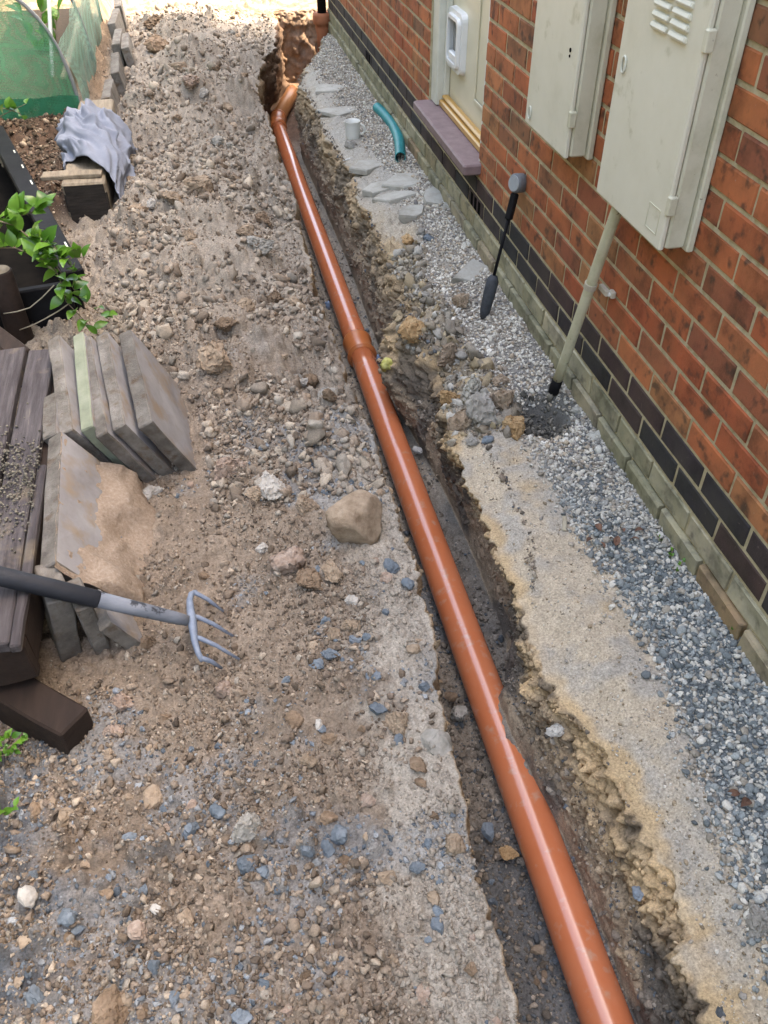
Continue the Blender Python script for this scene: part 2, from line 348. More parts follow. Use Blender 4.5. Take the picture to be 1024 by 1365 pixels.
# ================================================================== GROUND: one sheet with the trench cut into it
WX = 1.131                                    # face of the house wall
def tab(pts):
    a = np.array(pts); return lambda y: np.interp(y, a[:, 0], a[:, 1])
rim_l = tab([(-20, .34), (.3, .34), (.74, .347), (1.04, .366), (1.35, .40), (1.56, .42), (1.8, .415), (2.11, .405), (2.73, .385), (3.15, .372), (3.6, .385),
             (4.18, .405), (5.08, .415), (6.0, .40), (6.32, .42), (6.7, .48), (7.1, .62), (7.7, .70), (8.3, .76), (9, .8), (60, .8)])
rim_r = tab([(-20, .69), (.38, .692), (.55, .715), (.75, .735), (.94, .715), (1.16, .675), (1.33, .668), (1.73, .68), (2.06, .672), (2.3, .70), (2.5, .80), (2.68, .78), (2.82, .68), (2.98, .69), (3.1, .80), (3.3, .79), (3.5, .77),
             (3.75, .74), (4.41, .785), (5.3, .75), (6.25, .72), (6.8, .86), (7.3, 1.02), (7.8, 1.22), (8.3, 1.5), (60, 1.6)])
gravel_edge = tab([(-20, .85), (.51, .85), (.745, .876), (1.09, .926), (1.4, .94), (1.7, .93), (2.0, .92), (2.3, .93), (2.6, .90), (2.9, .88), (3.3, .86), (3.7, .95), (4.3, 1.0), (4.8, .95), (5.3, .93), (6.2, .88), (7.0, .86), (8, .8), (60, .8)])
def pipe_z(y): return -.36-.018*(np.clip(y, 0, 7)-.5)
PIPE_X = .588

def rows():
    ys = [-20, -8, -3, -1, -.2, .1]
    y = .2
    while y < 9.4: ys.append(y); y += .0027*(y+1.0)
    ys = sorted(set(ys) | set(np.linspace(8.27, 8.44, 60).tolist()))
    ys += [9.6, 9.9, 10.3, 11, 12.5, 16, 30, 80]
    return np.array(ys)
Y = rows()
def seg(a, b, n): return np.linspace(a, b, n, endpoint=False)
s_left = np.r_[-60, -20, -8, -5, -3.6, -2.9, seg(-2.5, -1.3, 24), seg(-1.3, -.72, 40)]        # absolute x
s_near = seg(0, 1, 230)                          # from -.72 to the rim
NLW, NFL, NRW = 40, 50, 76
s_rg = seg(0, 1, 96)                             # right rim .. past wall face
nrow = len(Y)
cols_x, cols_z, cols_k = [], [], []
RL, RR = rim_l(Y), rim_r(Y)
pz = pipe_z(Y)
depth_on = (1-sstep(8.28, 8.42, Y))*sstep(-12, -3, Y)
floor_z = (pz-.062)
# wobble of the rims (crumbled edges)
yy = np.c_[Y, np.zeros(nrow), np.zeros(nrow)]
RL = RL+.018*fbm(yy, 4, 4, 3)+.008*vnoise(yy, 22, 9)+.006*vnoise(yy, 55, 10)
RR = RR+(.014+.03*sstep(2.0, 2.6, Y))*fbm(yy, 3.5, 4, 31)+.010*vnoise(yy, 20, 19)+.007*vnoise(yy, 50, 20)
heap = tab([(-20, 0), (1.6, 0), (2.3, .05), (3.2, .10), (4.2, .10), (5.2, .09), (6.2, .10), (7.2, .13), (8.2, .10), (10, .03), (80, 0)])
def left_base(x, y):
    """large form of the loose soil left of the trench"""
    b = heap(y)*np.exp(-((x-.02)/.33)**2)*sstep(0, .10, rim_l(y)-x+.02)
    b = b+heap(y)*.35*np.exp(-((x+.35)/.25)**2)
    b = b-.05*sstep(-.42, -.62, x)*sstep(2.2, .9, y)         # falls away under the boards
    b = b+.13*sstep(-.60, -.68, x)*sstep(4.0, 4.12, y)*sstep(-.05, .02, x-(-.55-.28*(y-3.15)))        # soil of the raised bed behind the sleeper
    b = b-.03*sstep(.30, .42, x)*sstep(2.5, 1.0, y)
    return b
def right_base(x, y):
    b = .035*sstep(.9, 1.13, x)
    b = b-.13*np.exp(-(((x-1.0)/.075)**2+((y-2.18)/.10)**2)**1.5)      # hole at the cable
    b = b-.10*np.exp(-(((x-.78)/.10)**2+((y-2.60)/.12)**2))
    b = b-.05*np.exp(-(((x-.74)/.08)**2+((y-2.95)/.12)**2))
    b = b+.03*np.exp(-(((x-.78)/.08)**2+((y-2.35)/.10)**2))
    b = b-.05*np.exp(-(((x-.80)/.09)**2+((y-3.35)/.28)**2))
    b = b+.045*np.exp(-(((x-.76)/.10)**2+((y-2.90)/.10)**2))
    b = b-.055*sstep(.14, .0, x-rim_r(y))*sstep(1.5, 1.1, y)-.03*sstep(.10, .0, x-rim_r(y))*sstep(1.1, 1.5, y)
    return b
XS, ZS, KD = [], [], []          # kind: 0 left ground 1 left wall 2 floor 3 right wall 4 right ground
# left ground
for s in s_left: XS.append(np.full(nrow, s)); KD.append(0); ZS.append(left_base(XS[-1], Y))
for s in s_near:
    x = -.72+(RL+.72)*s; XS.append(x); KD.append(0); ZS.append(left_base(x, Y))
zl = left_base(RL, Y)
toe_l = RL+.035-.15*sstep(6.1, 6.6, Y)*(1-sstep(7.5, 8.0, Y))
for s in seg(0, 1, NLW):
    XS.append(RL+(toe_l-RL)*(s**1.6)); ZS.append(zl+(floor_z-zl)*(s**.9)*depth_on); KD.append(1)
toe_r_tab = tab([(-20, .655), (.4, .655), (.9, .652), (1.05, .622), (1.2, .60), (1.33, .60), (1.42, .66), (1.6, .73), (2.0, .74), (2.4, .73), (2.75, .70), (3.0, .68), (3.4, .70), (4.5, .72), (6.3, .70), (6.8, .82), (7.4, .98), (8.3, 1.4), (80, 1.5)])
toe_r = toe_r_tab(Y)
toe_rz = floor_z+tab([(-20, .05), (.4, .06), (.9, .07), (1.05, .10), (1.2, .125), (1.33, .115), (1.42, .03), (1.6, 0), (80, 0)])(Y)
for s in seg(0, 1, NFL):
    XS.append(toe_l+(toe_r-toe_l)*s); ZS.append((floor_z+(toe_rz-floor_z)*sstep(.55, 1, np.full(nrow, s)))*depth_on+zl*(1-depth_on)); KD.append(2)
zr = right_base(RR, Y)
bulge = tab([(-20, .0), (1.0, .0), (1.4, -.035), (1.7, -.045), (2.1, -.03), (2.3, 0), (2.6, .03), (2.85, .085), (3.0, .06), (3.15, .0), (3.25, .02), (3.6, .015), (6, .015), (80, 0)])(Y)
for s in seg(0, 1, NRW):
    x = toe_r+(RR-toe_r)*s-bulge*math.sin(math.pi*s)*1.0
    z = toe_rz*depth_on+(zr-toe_rz*depth_on)*(s**.85); XS.append(x); ZS.append(z); KD.append(3)
XE = np.full(nrow, 1.16)
for s in s_rg:
    XE2 = np.maximum(XE, RR+.2); x = RR+(XE2-RR)*s; XS.append(x); ZS.append(right_base(x, Y)); KD.append(4)
for s in (1.9, 2.2, 2.6, 3.2, 5, 10, 25, 60): XS.append(np.full(nrow, float(s))); ZS.append(np.full(nrow, .03)); KD.append(4)
X = np.array(XS).T; Z = np.array(ZS).T; K = np.tile(np.array(KD), (nrow, 1)); ncol = X.shape[1]
P = np.c_[X.ravel(), np.repeat(Y, ncol), Z.ravel()]; Kf = K.ravel()
yv = P[:, 1]; xv = P[:, 0]; zv0 = P[:, 2].copy()
near = 1-sstep(9.2, 12, yv)
near = near*sstep(-3.0, -1.0, yv)
side = sstep(-4, -2.6, xv)*(1-sstep(1.8, 2.4, xv))
amp = near*side
c1, v1 = clods(P, .075, 1); c2, v2 = clods(P+.37, .034, 2); c3, v3 = clods(P*1.0+.11, .016, 3)
n_lo = fbm(P, 2.6, 4, 50); n_mid = fbm(P, 14, 4, 60); n_hi = fbm(P, 55, 3, 70)
isL, isLW, isF, isRW, isR = [(Kf == k).astype(float) for k in range(5)]
RLf = np.repeat(RL, ncol); RRf = np.repeat(RR, ncol); gef = gravel_edge(yv)+.03*vnoise(P, 9, 5)
dl = RLf-xv                                              # distance left of rim
crustL = (1-sstep(.09, .25, dl+.12*n_mid))*(1-sstep(2.0, 2.7, yv))*isL       # trodden pale strip along the near rim
rough = (.35+.65*sstep(-.15, .35, n_lo+.35*sstep(2.0, 3.5, yv)))*(1-.75*crustL)
dz = np.zeros(len(P)); fd = 1-.8*sstep(2.2, 4.5, yv)
dz += isL*amp*(rough*(c1*.085*sstep(-.1, .5, vnoise(P, 4.5, 77)+.15)+c2*.042*(.35+.65*fd))+fd*(c3*.014+n_hi*.004)+n_mid*.020*rough*fd+n_lo*.022+sstep(1.9, 2.8, yv)*(1-sstep(7.4, 8.2, yv))*sstep(-.02, .12, dl)*sstep(-.52, -.38, xv)*(.12*fbm(P, 3.2, 2, 301)+.06*np.abs(vnoise(P, 6.0, 303))))
dz += isF*amp*(c2*.014+c3*.007+n_mid*.008+n_hi*.003)
gz = sstep(-.01, .03, xv-gef)*isR
dz += isR*amp*((1-gz)*(n_mid*.010+n_hi*.0025+c3*.002+n_lo*.008+sstep(2.1, 2.6, yv)*(1-sstep(3.6, 4.2, yv))*(c1*.06+c2*.03+n_mid*.02+n_hi*.012))+gz*(n_mid*.006+c3*.003))
tw = np.tile(np.array([0.0]*(ncol)), (nrow, 1))
for q_, b_ in enumerate([i for i in range(ncol) if KD[i] == 3]): tw[:, b_] = min(1, .12+1.3*q_/NRW)
tw = tw.ravel()
dx = isLW*amp*(n_mid*.016+c2*.010+n_hi*.005+sstep(6, 6.5, yv)*.05*n_mid)-isRW*tw*amp*(n_mid*.022+n_hi*.020+.034*fbm(P*np.array([1, 1, 1.6]), 6, 3, 90)+.020*np.abs(vnoise(P, 30, 91))+.014*np.abs(vnoise(P, 75, 92)))
dz += (isLW+isRW)*amp*(n_mid*.012)
# keep displacement continuous where kinds meet
for arr in (dz, dx):
    g = arr.reshape(nrow, ncol)
    for _ in range(2):
        for b in [i for i in range(1, ncol) if KD[i] != KD[i-1]]:
            g[:, b] = .5*(g[:, b-1]+g[:, min(b+1, ncol-1)]); g[:, b-1] = .5*(g[:, b-2]+g[:, b])
fw = sstep(8.2, 8.27, yv)*(1-sstep(8.44, 8.6, yv))*(isF+isRW+isLW)
P[:, 0] += dx; P[:, 2] += dz; P[:, 1] -= fw*(.10*n_lo+.07*n_mid+.03*n_hi)
# colours by kind of soil; cable hole and far bend also carry painted shade
def C(*c): return np.array(c)[None, :]
def mixv(a, b, t): return a*(1-t[:, None])+b*t[:, None]
colr = np.tile(C(.215, .172, .133), (len(P), 1))
t1 = sstep(-.35, .35, n_lo); colr = mixv(colr, C(.155, .12, .092), t1*.8)
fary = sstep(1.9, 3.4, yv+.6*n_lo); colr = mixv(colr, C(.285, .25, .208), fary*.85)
colr = mixv(colr, C(.335, .305, .26), crustL*.9)
bl = sstep(.05, .35, fbm(P, 5, 4, 130))*(1-sstep(2.2, 3.0, yv)); colr = mixv(colr, C(.20, .215, .225), bl*.55*isL)
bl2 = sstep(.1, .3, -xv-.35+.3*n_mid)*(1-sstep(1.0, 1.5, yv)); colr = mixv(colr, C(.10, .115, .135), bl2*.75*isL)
bed = sstep(-.60, -.66, xv)*sstep(-.05, .02, xv-(-.55-.28*(yv-3.15)))*sstep(4.0, 4.1, yv)*(1-sstep(5.3, 5.6, yv)); colr = mixv(colr, C(.085, .055, .038), bed)
path = sstep(-.55, -.6, xv)*sstep(5.6, 6.2, yv); colr = mixv(colr, C(.24, .18, .13), path)
# right side top
crust = mixv(np.tile(C(.41, .345, .26), (len(P), 1)), C(.34, .31, .265), sstep(-.2, .4, n_lo+n_mid))
crust = mixv(crust, C(.42, .30, .165), sstep(.05, .5, fbm(P, 6, 3, 150)+.9*(1-sstep(0, .09, xv-RRf))-.35)*.8)
crust = mixv(crust, C(.33, .315, .28), sstep(3.4, 4.2, yv)*.8)
gr = mixv(np.tile(C(.16, .155, .145), (len(P), 1)), C(.13, .145, .15), 1-sstep(1.6, 2.4, yv))
gr = mixv(gr, C(.26, .235, .20), sstep(2.2, 3.0, yv))
colR = mixv(crust, gr, gz); hole = np.exp(-(((xv-1.0+.05*n_mid)/.085)**2+((yv-2.18+.06*n_lo)/.11)**2)**1.5); colR = mixv(colR, C(.07, .062, .052), hole*.85)  # inside of the hole darkened in colour as painted shade
rub = sstep(2.15, 2.4, yv)*(1-sstep(3.3, 3.7, yv))*(1-gz); colR = mixv(colR, C(.25, .205, .15), rub*.7)
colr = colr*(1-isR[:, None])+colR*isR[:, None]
# trench sides and floor
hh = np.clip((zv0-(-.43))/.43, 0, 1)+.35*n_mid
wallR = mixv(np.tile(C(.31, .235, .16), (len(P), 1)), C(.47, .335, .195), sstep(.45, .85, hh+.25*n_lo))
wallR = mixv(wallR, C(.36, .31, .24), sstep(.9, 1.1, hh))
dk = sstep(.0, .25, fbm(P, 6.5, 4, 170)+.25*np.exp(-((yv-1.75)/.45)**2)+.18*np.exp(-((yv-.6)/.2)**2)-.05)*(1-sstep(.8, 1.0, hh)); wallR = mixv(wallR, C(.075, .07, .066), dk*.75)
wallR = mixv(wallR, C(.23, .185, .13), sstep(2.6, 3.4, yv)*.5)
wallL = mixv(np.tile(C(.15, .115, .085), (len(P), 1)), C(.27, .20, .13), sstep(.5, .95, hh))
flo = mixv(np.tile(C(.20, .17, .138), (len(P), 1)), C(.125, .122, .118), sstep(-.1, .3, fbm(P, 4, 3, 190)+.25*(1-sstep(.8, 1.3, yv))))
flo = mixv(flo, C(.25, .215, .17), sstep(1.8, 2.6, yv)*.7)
pit = sstep(6.3, 6.9, yv)*(1-sstep(8.2, 8.4, yv))
flo = mixv(flo, C(.13, .08, .055), pit); wallL = mixv(wallL, C(.12, .075, .05), pit)  # earth at the far bend coloured darker to paint in its shade
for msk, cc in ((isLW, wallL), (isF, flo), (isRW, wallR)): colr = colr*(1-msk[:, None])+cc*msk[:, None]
farend = sstep(8.0, 8.35, yv); colr = mixv(colr, C(.27, .165, .10), farend*(.6+.35*n_mid)); colr = mixv(colr, C(.10, .065, .045), farend*sstep(0, .4, n_lo+n_mid)*.6)
vmix = (v1*.4+v2*.35+v3*.25)*2-1
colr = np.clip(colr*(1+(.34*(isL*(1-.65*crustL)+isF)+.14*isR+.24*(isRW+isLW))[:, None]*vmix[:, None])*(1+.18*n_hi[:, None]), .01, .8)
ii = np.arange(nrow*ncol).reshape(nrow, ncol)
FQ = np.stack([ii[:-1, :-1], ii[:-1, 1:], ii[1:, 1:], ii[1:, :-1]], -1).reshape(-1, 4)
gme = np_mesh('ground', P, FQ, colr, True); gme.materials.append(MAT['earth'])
ground = bpy.data.objects.new('ground', gme); col.objects.link(ground); tag(ground, kind='structure')
bvh = BVHTree.FromPolygons([tuple(p) for p in P.tolist()], FQ.tolist())
def drop(x, y, z=1.2):
    h = bvh.ray_cast(Vector((x, y, z)), Vector((0, 0, -1)))
    return (h[0], h[1]) if h[0] is not None else (Vector((x, y, 0)), Vector((0, 0, 1)))
def on_ground(px, py):
    """the point of the ground seen along this ray"""
    h = bvh.ray_cast(CAM, ray(px, py).normalized()); return h[0] if h[0] is not None else at_z(px, py, 0)

# ================================================================== HOUSE
Y0, Z0 = 1.239, 1.66-1.342                      # brick joint 0 and the line between dark and red courses
DOOR = (3.485, 4.37)
house = empty('brick_house', (WX, 4.0, 0), 'red brick house wall with two dark courses above a mossy plinth, along the gravel', 'house')
END = 7.66
mb = MB()
def zone(y0, y1, z0, z1): mb.box((WX+.004, y0, z0), (WX+.24, y1, z1))
zone(-6, DOOR[0], -.3, 1.62); zone(DOOR[0], DOOR[1], -.3, .318); zone(DOOR[1], END-.004, -.3, 1.62)
mb.build('mortar', MAT['mortar'], house)
mb = MB(); mb.box((WX, -6, 1.62), (WX+6, DOOR[0], 4.3)); mb.box((WX, DOOR[0], 2.36), (WX+6, DOOR[1], 4.3)); mb.box((WX, DOOR[1], 1.62), (WX+6, END, 4.3))
mb.box((WX+.3, -6, -.3), (WX+6, DOOR[0]-.3, 1.62)); mb.box((WX+.3, DOOR[1]+.3, -.3), (WX+6, END, 1.62))
mb.build('upper_wall', MAT['brickwork'], house)
mb = MB(); mb.add([(WX-.06, -6.4, 4.30), (WX-.06, 8.25, 4.30), (WX+3, 8.25, 6.3), (WX+3, -6.4, 6.3), (WX+6.06, 8.25, 4.30), (WX+6.06, -6.4, 4.30)], [(0, 1, 2, 3), (3, 2, 4, 5), (0, 5, 4, 1), (1, 4, 2), (0, 3, 5)])
mb.build('roof', noise_mat('roof_tiles', [(.3, (.12, .07, .05)), (.7, (.2, .12, .09))], 12, .9, .4, .01, 20), house)  # out-of-view roof, verge overhang lengthened to move the shadow edge
def brick_mesh(k):
    r = random.Random(k); mb = MB(); h, l, d = .0318, .1068, .09
    rg = 2.4 if k % 7 == 2 else 1.0
    j = lambda a=.0016: r.uniform(-a*rg, a*rg)
    vv = []
    for x, e in ((0, .003), (.004, 0), (d, 0)):
        for sy, sz in ((-1, -1), (1, -1), (1, 1), (-1, 1)):
            vv.append((x+(j(.001) if x == 0 else 0), sy*(l-e)+j(), sz*(h-e)+j(.0012)))
    ff = [(0, 3, 2, 1)]
    for a in (0, 4):
        for q in range(4): ff.append((a+q, a+(q+1) % 4, a+4+(q+1) % 4, a+4+q))
    mb.add(vv, ff); return mb.mesh('brick')
bm_ = {m: [brick_mesh(i*7+k) for i in range(5)] for k, m in enumerate(('brick_red', 'brick_dark', 'brick_plinth'))}
for m in bm_:
    for me in bm_[m]: me.materials.append(MAT[m])
zvis = tab([(.6, 1.25), (1.7, 1.42), (2.4, 1.28), (3.5, 1.06), (4.33, .92), (6, .62), (7.7, .34)])
def snap(y): return Y0+.225*round((y-Y0)/.225)
vent_at = [(snap(at_x(634, 262, WX).y), -1), (snap(at_x(493, 68, WX).y), -1)]
cand = []
for k in range(-4, 16):
    zc = Z0+.075*k-.0375
    n = -4
    while True:
        off = 0 if k % 2 == 0 else .5
        yc = Y0+.225*(n+.5+off)
        n += 1
        if yc-.1 > END: break
        if yc < .55: continue
        a, b = yc-.1075, min(yc+.1075, END)
        if zc > zvis(yc): continue
        segs = [(a, b)]
        if k >= 1:
            o = []
            for (p, q) in segs:
                if q <= DOOR[0] or p >= DOOR[1]: o.append((p, q)); continue
                if p < DOOR[0]: o.append((p, DOOR[0]-.002))
                if q > DOOR[1]: o.append((DOOR[1]+.002, q))
            segs = o
        for (p, q) in segs:
            if q-p > .012: cand.append((p, q, zc, k))
cand.sort(key=lambda c: (Vector((WX, (c[0]+c[1])/2, c[2]))-CAM).length/max(.3, (c[1]-c[0])/.215))
hl = Vector(house.location); rest = MB(); rest_m = []; nb = 0
for (p, q, zc, k) in cand:
    yc = (p+q)/2
    if k in (0, -1, -2) and any(kk-0 == k and abs(yc-vy) < .11 for vy, kk in vent_at): continue
    m = 'brick_red' if k >= 1 else ('brick_dark' if k >= -1 else 'brick_plinth')
    me = random.choice(bm_[m])
    px_ = WX+random.uniform(-.001, .001)-(.004 if k == -2 else .016 if k == -3 else .02 if k == -4 else 0)
    loc = Vector((px_, yc, zc)); sc = (q-p)/.215
    # skip what the meter boxes cover
    if nb < 298:
        o = bpy.data.objects.new('brick', me); col.objects.link(o); o.parent = house; o.location = loc-hl; o.scale = (1, sc, 1); nb += 1
    else:
        vv = [(v.co.x+loc.x, v.co.y*sc+loc.y, v.co.z+loc.z) for v in me.vertices]; rest.add(vv, [tuple(f.vertices) for f in me.polygons]); rest_m += [('brick_red', 'brick_dark', 'brick_plinth').index(m)]*len(me.polygons)
if rest.v:
    o = tag(rest.build('far_bricks', MAT['brick_red'], house), kind='stuff'); o.data.materials.append(MAT['brick_dark']); o.data.materials.append(MAT['brick_plinth'])
    o.data.polygons.foreach_set('material_index', rest_m)
# air bricks with three dark slots
for vy, kk in vent_at:
    zc = Z0+.075*kk-.0375
    v = MB().box((WX, vy-.1075, zc-.033), (WX+.05, vy+.1075, zc+.033), bev=.003).build('air_vent', MAT['brick_dark'], house)
    for q in (-.055, 0, .055): MB().box((WX-.002, vy+q-.014, zc-.026), (WX+.01, vy+q+.014, zc+.026)).build('vent_slot', MAT['void'], v)
# door
mb = MB(); mb.box((WX+.075, DOOR[0]-.02, .39), (WX+.12, DOOR[1]-.10, 2.36))
# raised mouldings of the door leaf
for (a, b, z0_, z1_) in ((3.56, 3.84, .52, 1.15), (3.93, 4.21, .98, 1.6), (3.56, 3.84, 1.3, 2.2), (3.93, 4.21, 1.7, 2.2)):
    for (p, q, r_, s_) in ((a, a+.018, z0_, z1_), (b-.018, b, z0_, z1_), (a+.018, b-.018, z0_, z0_+.018), (a+.018, b-.018, z1_-.018, z1_)):
        mb.box((WX+.067, p, r_), (WX+.0752, q, s_), bev=.003)
door = mb.build('door', MAT['door'], house)
MB().box((WX+.012, DOOR[1]-.105, .386), (WX+.13, DOOR[1]-.002, 2.36), bev=.006).build('door_jamb', MAT['frame'], door)
MB().box((WX+.045, DOOR[1]-.125, .40), (WX+.074, DOOR[1]-.1055, 2.36), bev=.004).build('door_stop', MAT['frame'], door)
MB().box((WX+.004, DOOR[0]+.001, .386), (WX+.11, DOOR[0]+.012, 2.36)).build('sealant_bead', MAT['white'], door)
mb = MB(); mb.box((WX+.028, DOOR[0]+.012, .386), (WX+.0745, DOOR[1]-.106, .418), bev=.006); mb.box((WX+.04, DOOR[0]+.012, .4185), (WX+.0745, DOOR[1]-.106, .440), bev=.008)
mb.build('threshold_bar', MAT['gold'], door)
MB().box((WX-.075, DOOR[0]-.035, .341), (WX+.10, DOOR[1]+.01, .3855), bev=.007).build('door_step', MAT['step'], house)
# cat flap: stepped frame round a clear flap
c = at_x(609, 54, WX+.06); cy, cz = c.y, c.z
def rrect(w_, h_, r_, n=5):
    o = []
    for sx, sz, a0 in ((1, 1, 0), (-1, 1, 90), (-1, -1, 180), (1, -1, 270)):
        for k in range(n):
            a = R(a0+90*k/(n-1)); o.append((sx*(w_-r_)+r_*math.cos(a), sz*(h_-r_)+r_*math.sin(a)))
    return o
def ring(x0, x1, outer, inner, cy, cz):
    mb = MB(); n = len(outer)
    vv = [(x1, cy+a, cz+b) for a, b in outer]+[(x0, cy+a*.97, cz+b*.97) for a, b in outer]+[(x0, cy+a, cz+b) for a, b in inner]+[(x1, cy+a, cz+b) for a, b in inner]
    ff = []
    for k in range(3):
        for j in range(n): ff.append((k*n+j, k*n+(j+1) % n, (k+1)*n+(j+1) % n, (k+1)*n+j))
    return mb.add(vv, ff)
flap = ring(WX+.048, WX+.0748, rrect(.115, .125, .03), rrect(.085, .095, .025), cy, cz).build('cat_flap', MAT['white'], door)
ring(WX+.034, WX+.048, rrect(.092, .102, .025), rrect(.075, .085, .02), cy, cz).build('flap_surround', MAT['white'], door)
MB().box((WX+.066, cy-.08, cz-.09), (WX+.072, cy+.08, cz+.09)).build('flap_panel', noise_mat('smoked_flap', [(.3, (.22, .23, .22)), (.7, (.30, .31, .30))], 8, .15, 0, spec=.6), door)
MB().box((WX+.040, cy-.068, cz-.083), (WX+.0655, cy+.068, cz-.050), bev=.004).build('flap_sill', MAT['white'], door)

# ================================================================== METER BOXES
def meter_box(label, ya, yb, z0, z1, vents, D=.085):
    o = empty('meter_box', (WX, (ya+yb)/2, z0), label, 'meter box', 'white meter boxes on the brick wall')
    MB().box((WX-.020, ya-.012, z0-.004), (WX-.001, yb+.012, z1+.012), bev=.004).build('back_flange', MAT['cream_side'], o)
    MB().box((WX-D+.014, ya, z0+.004), (WX-.0205, yb, z1), bev=.005).build('casing', MAT['cream_side'], o)
    d = MB().box((WX-D-.002, ya+.003, z0), (WX-D+.0125, yb-.002, z1-.01), bev=.004).build('door', MAT['cream'], o)
    for zz in (z0+.09, z1-.16):
        MB().box((WX-D-.006, ya-.008, zz), (WX-D+.016, ya+.010, zz+.045), bev=.003).build('hinge', MAT['cream_side'], o)
    mb = MB(); yl, zl_ = yb-.045, z0+(.33 if vents else .04)
    pts = [(WX-D-.005, yl+.011*math.cos(a), zl_+.019*math.sin(a)) for a in [k*math.pi/6 for k in range(13)]]
    mb.tube(pts, .0028, 6); mb.build('lock', MAT['frame'], o)
    if vents:
        for cyv in (ya+.115, ya+.205):
            for k in range(5):
                zz = z0+.44+k*.022
                m2 = MB(); M = Matrix.Translation((WX-D-.003, cyv, zz)) @ Matrix.Rotation(R(28), 4, 'Y'); m2.box((-.008, -.038, -.007), (.006, .038, .007), M, bev=.003)
                m2.build('vent_louvre', MAT['cream'], o)
        m2 = MB()
        for (p, q, r_, s_) in ((ya+.03, ya+.032, z0+.03, z0+.09), (ya+.088, ya+.09, z0+.03, z0+.09), (ya+.032, ya+.088, z0+.03, z0+.032), (ya+.032, ya+.088, z0+.088, z0+.09)):
            m2.box((WX-D-.0035, p, r_), (WX-D-.001, q, s_))
        m2.build('label_outline', MAT['cream_side'], o)
    else:
        MB().tube([(WX-D-.004, ya+.06, z0+.28), (WX-D+.002, ya+.06, z0+.28)], .006, 8).build('key_hole', MAT['void'], o)
        MB().tube([(WX-D-.004, ya+.06, z0+.265), (WX-D+.002, ya+.06, z0+.265)], .004, 8).build('key_hole', MAT['void'], o)
    return o
meter_box('cream meter box with a louvred vent in its door, above the cream conduit', 1.765, 2.16, .765, 1.36, True)
meter_box('cream meter box without louvres, next to the back door', 2.40, 2.765, .768, 1.36, False)

# conduit with its black sleeve and wall clip, and the cable below
pa, pb = Vector((WX-.045, 2.085, .772)), Vector((WX-.062, 2.265, .075))
cd = empty('conduit', pb, 'cream plastic conduit slanting down from the louvred meter box into the gravel', 'conduit')
MB().tube([pa+(pb-pa)*t for t in np.linspace(0, 1, 8)], .0165, 14).build('tube', MAT['conduit'], cd, True)
e = (pb-pa).normalized()
MB().tube([pb-e*.012, pb+e*.05, pb+e*.055], [.0185, .0185, .016], 14).build('black_sleeve', MAT['black'], cd, True)
MB().tube([pb+e*.05, pb+e*.09+Vector((-.005, .003, 0)), pb+e*.17+Vector((-.02, .012, 0))], .007, 8).build('cable', noise_mat('grey_cable', [(.3, (.14, .14, .15)), (.7, (.24, .24, .25))], 30, .6, .1), cd, True)
pc = pa+(pb-pa)*.42
mb = MB(); mb.tube([pc-e*.010, pc+e*.010], [.0195, .0195], 14); mb.box((WX-.030, pc.y-.06, pc.z-.010), (WX-.016, pc.y-.008, pc.z+.008), bev=.002); mb.box((WX-.018, pc.y-.075, pc.z-.012), (WX-.002, pc.y-.05, pc.z+.010), bev=.003)
cl = mb.build('wall_clip', noise_mat('clip_plastic', [(.3, (.40, .36, .28)), (.7, (.5, .46, .38))], 30, .5, .1), cd)
MB().tube([(WX-.021, pc.y-.063, pc.z-.001), (WX-.017, pc.y-.063, pc.z-.001)], .006, 10).build('screw', MAT['white'], cl)

# round-headed tool leaning on the wall
g0 = drop(.985, 2.84)[0]; h0 = Vector((WX-.03, 2.93, .475))
tl = empty('leaning_tool', g0, 'slim black tool with a round grey head, leaning upside down on the bricks', 'tool')
ax = (h0-g0).normalized()
MB().tube([g0+ax*.0, g0+ax*.03, g0+ax*.10, g0+ax*.15, g0+ax*.17], [.012, .021, .024, .024, .014], 12).build('grip', noise_mat('grip_rubber', [(.3, (.03, .034, .04)), (.7, (.06, .065, .075))], 40, .7, .3), tl, True)
MB().tube([g0+ax*.165, h0-ax*.09], .0065, 8).build('rod', MAT['black'], tl, True)
MB().box((-.014, -.012, -.05), (.014, .012, .045), Matrix.Translation(h0-ax*.055) @ ax.to_track_quat('Z', 'X').to_matrix().to_4x4(), bev=.004).build('joint', MAT['black'], tl)
hx = Vector((-.93, -.33, .15)).normalized(); hc = h0+ax*.025
hd = MB().tube([hc+hx*(-.022), hc+hx*(-.020), hc+hx*.014, hc+hx*.018], [.030, .034, .034, .030], 20).build('round_head', noise_mat('head_rim', [(.3, (.10, .11, .12)), (.7, (.17, .18, .19))], 30, .5, .1), tl, True)
MB().tube([hc+hx*.0182, hc+hx*.021], [.029, .028], 20).build('head_disc', noise_mat('head_disc', [(.3, (.26, .29, .32)), (.7, (.36, .38, .40))], 30, .4, .05), hd)

# black rainwater pipe in its clay socket at the house corner
rp = empty('rainwater_pipe', (1.075, 7.62, .0), 'black rainwater pipe standing in a clay socket at the house corner', 'drainpipe')
MB().tube([(1.075, 7.62, .12), (1.075, 7.62, 2.6)], .036, 16).build('pipe', MAT['black'], rp, True)
MB().tube([(1.075, 7.62, z) for z in (-.25, .0, .02, .035, .06, .065, .10, .12, .14, .142, .08)], [.05, .05, .056, .058, .058, .072, .075, .075, .072, .058, .055], 18).build('clay_socket', MAT['terracotta'], rp, True)
tag(MB().box((1.16, 7.74, -.02), (1.26, 7.84, 1.8), bev=.006).build('fence_post', noise_mat('orange_timber', [(.3, (.26, .16, .07)), (.7, (.38, .25, .13))], 10, .85, .4, stretch=(4, 4, .4))), 'orange-brown timber post standing behind the house corner', 'post')

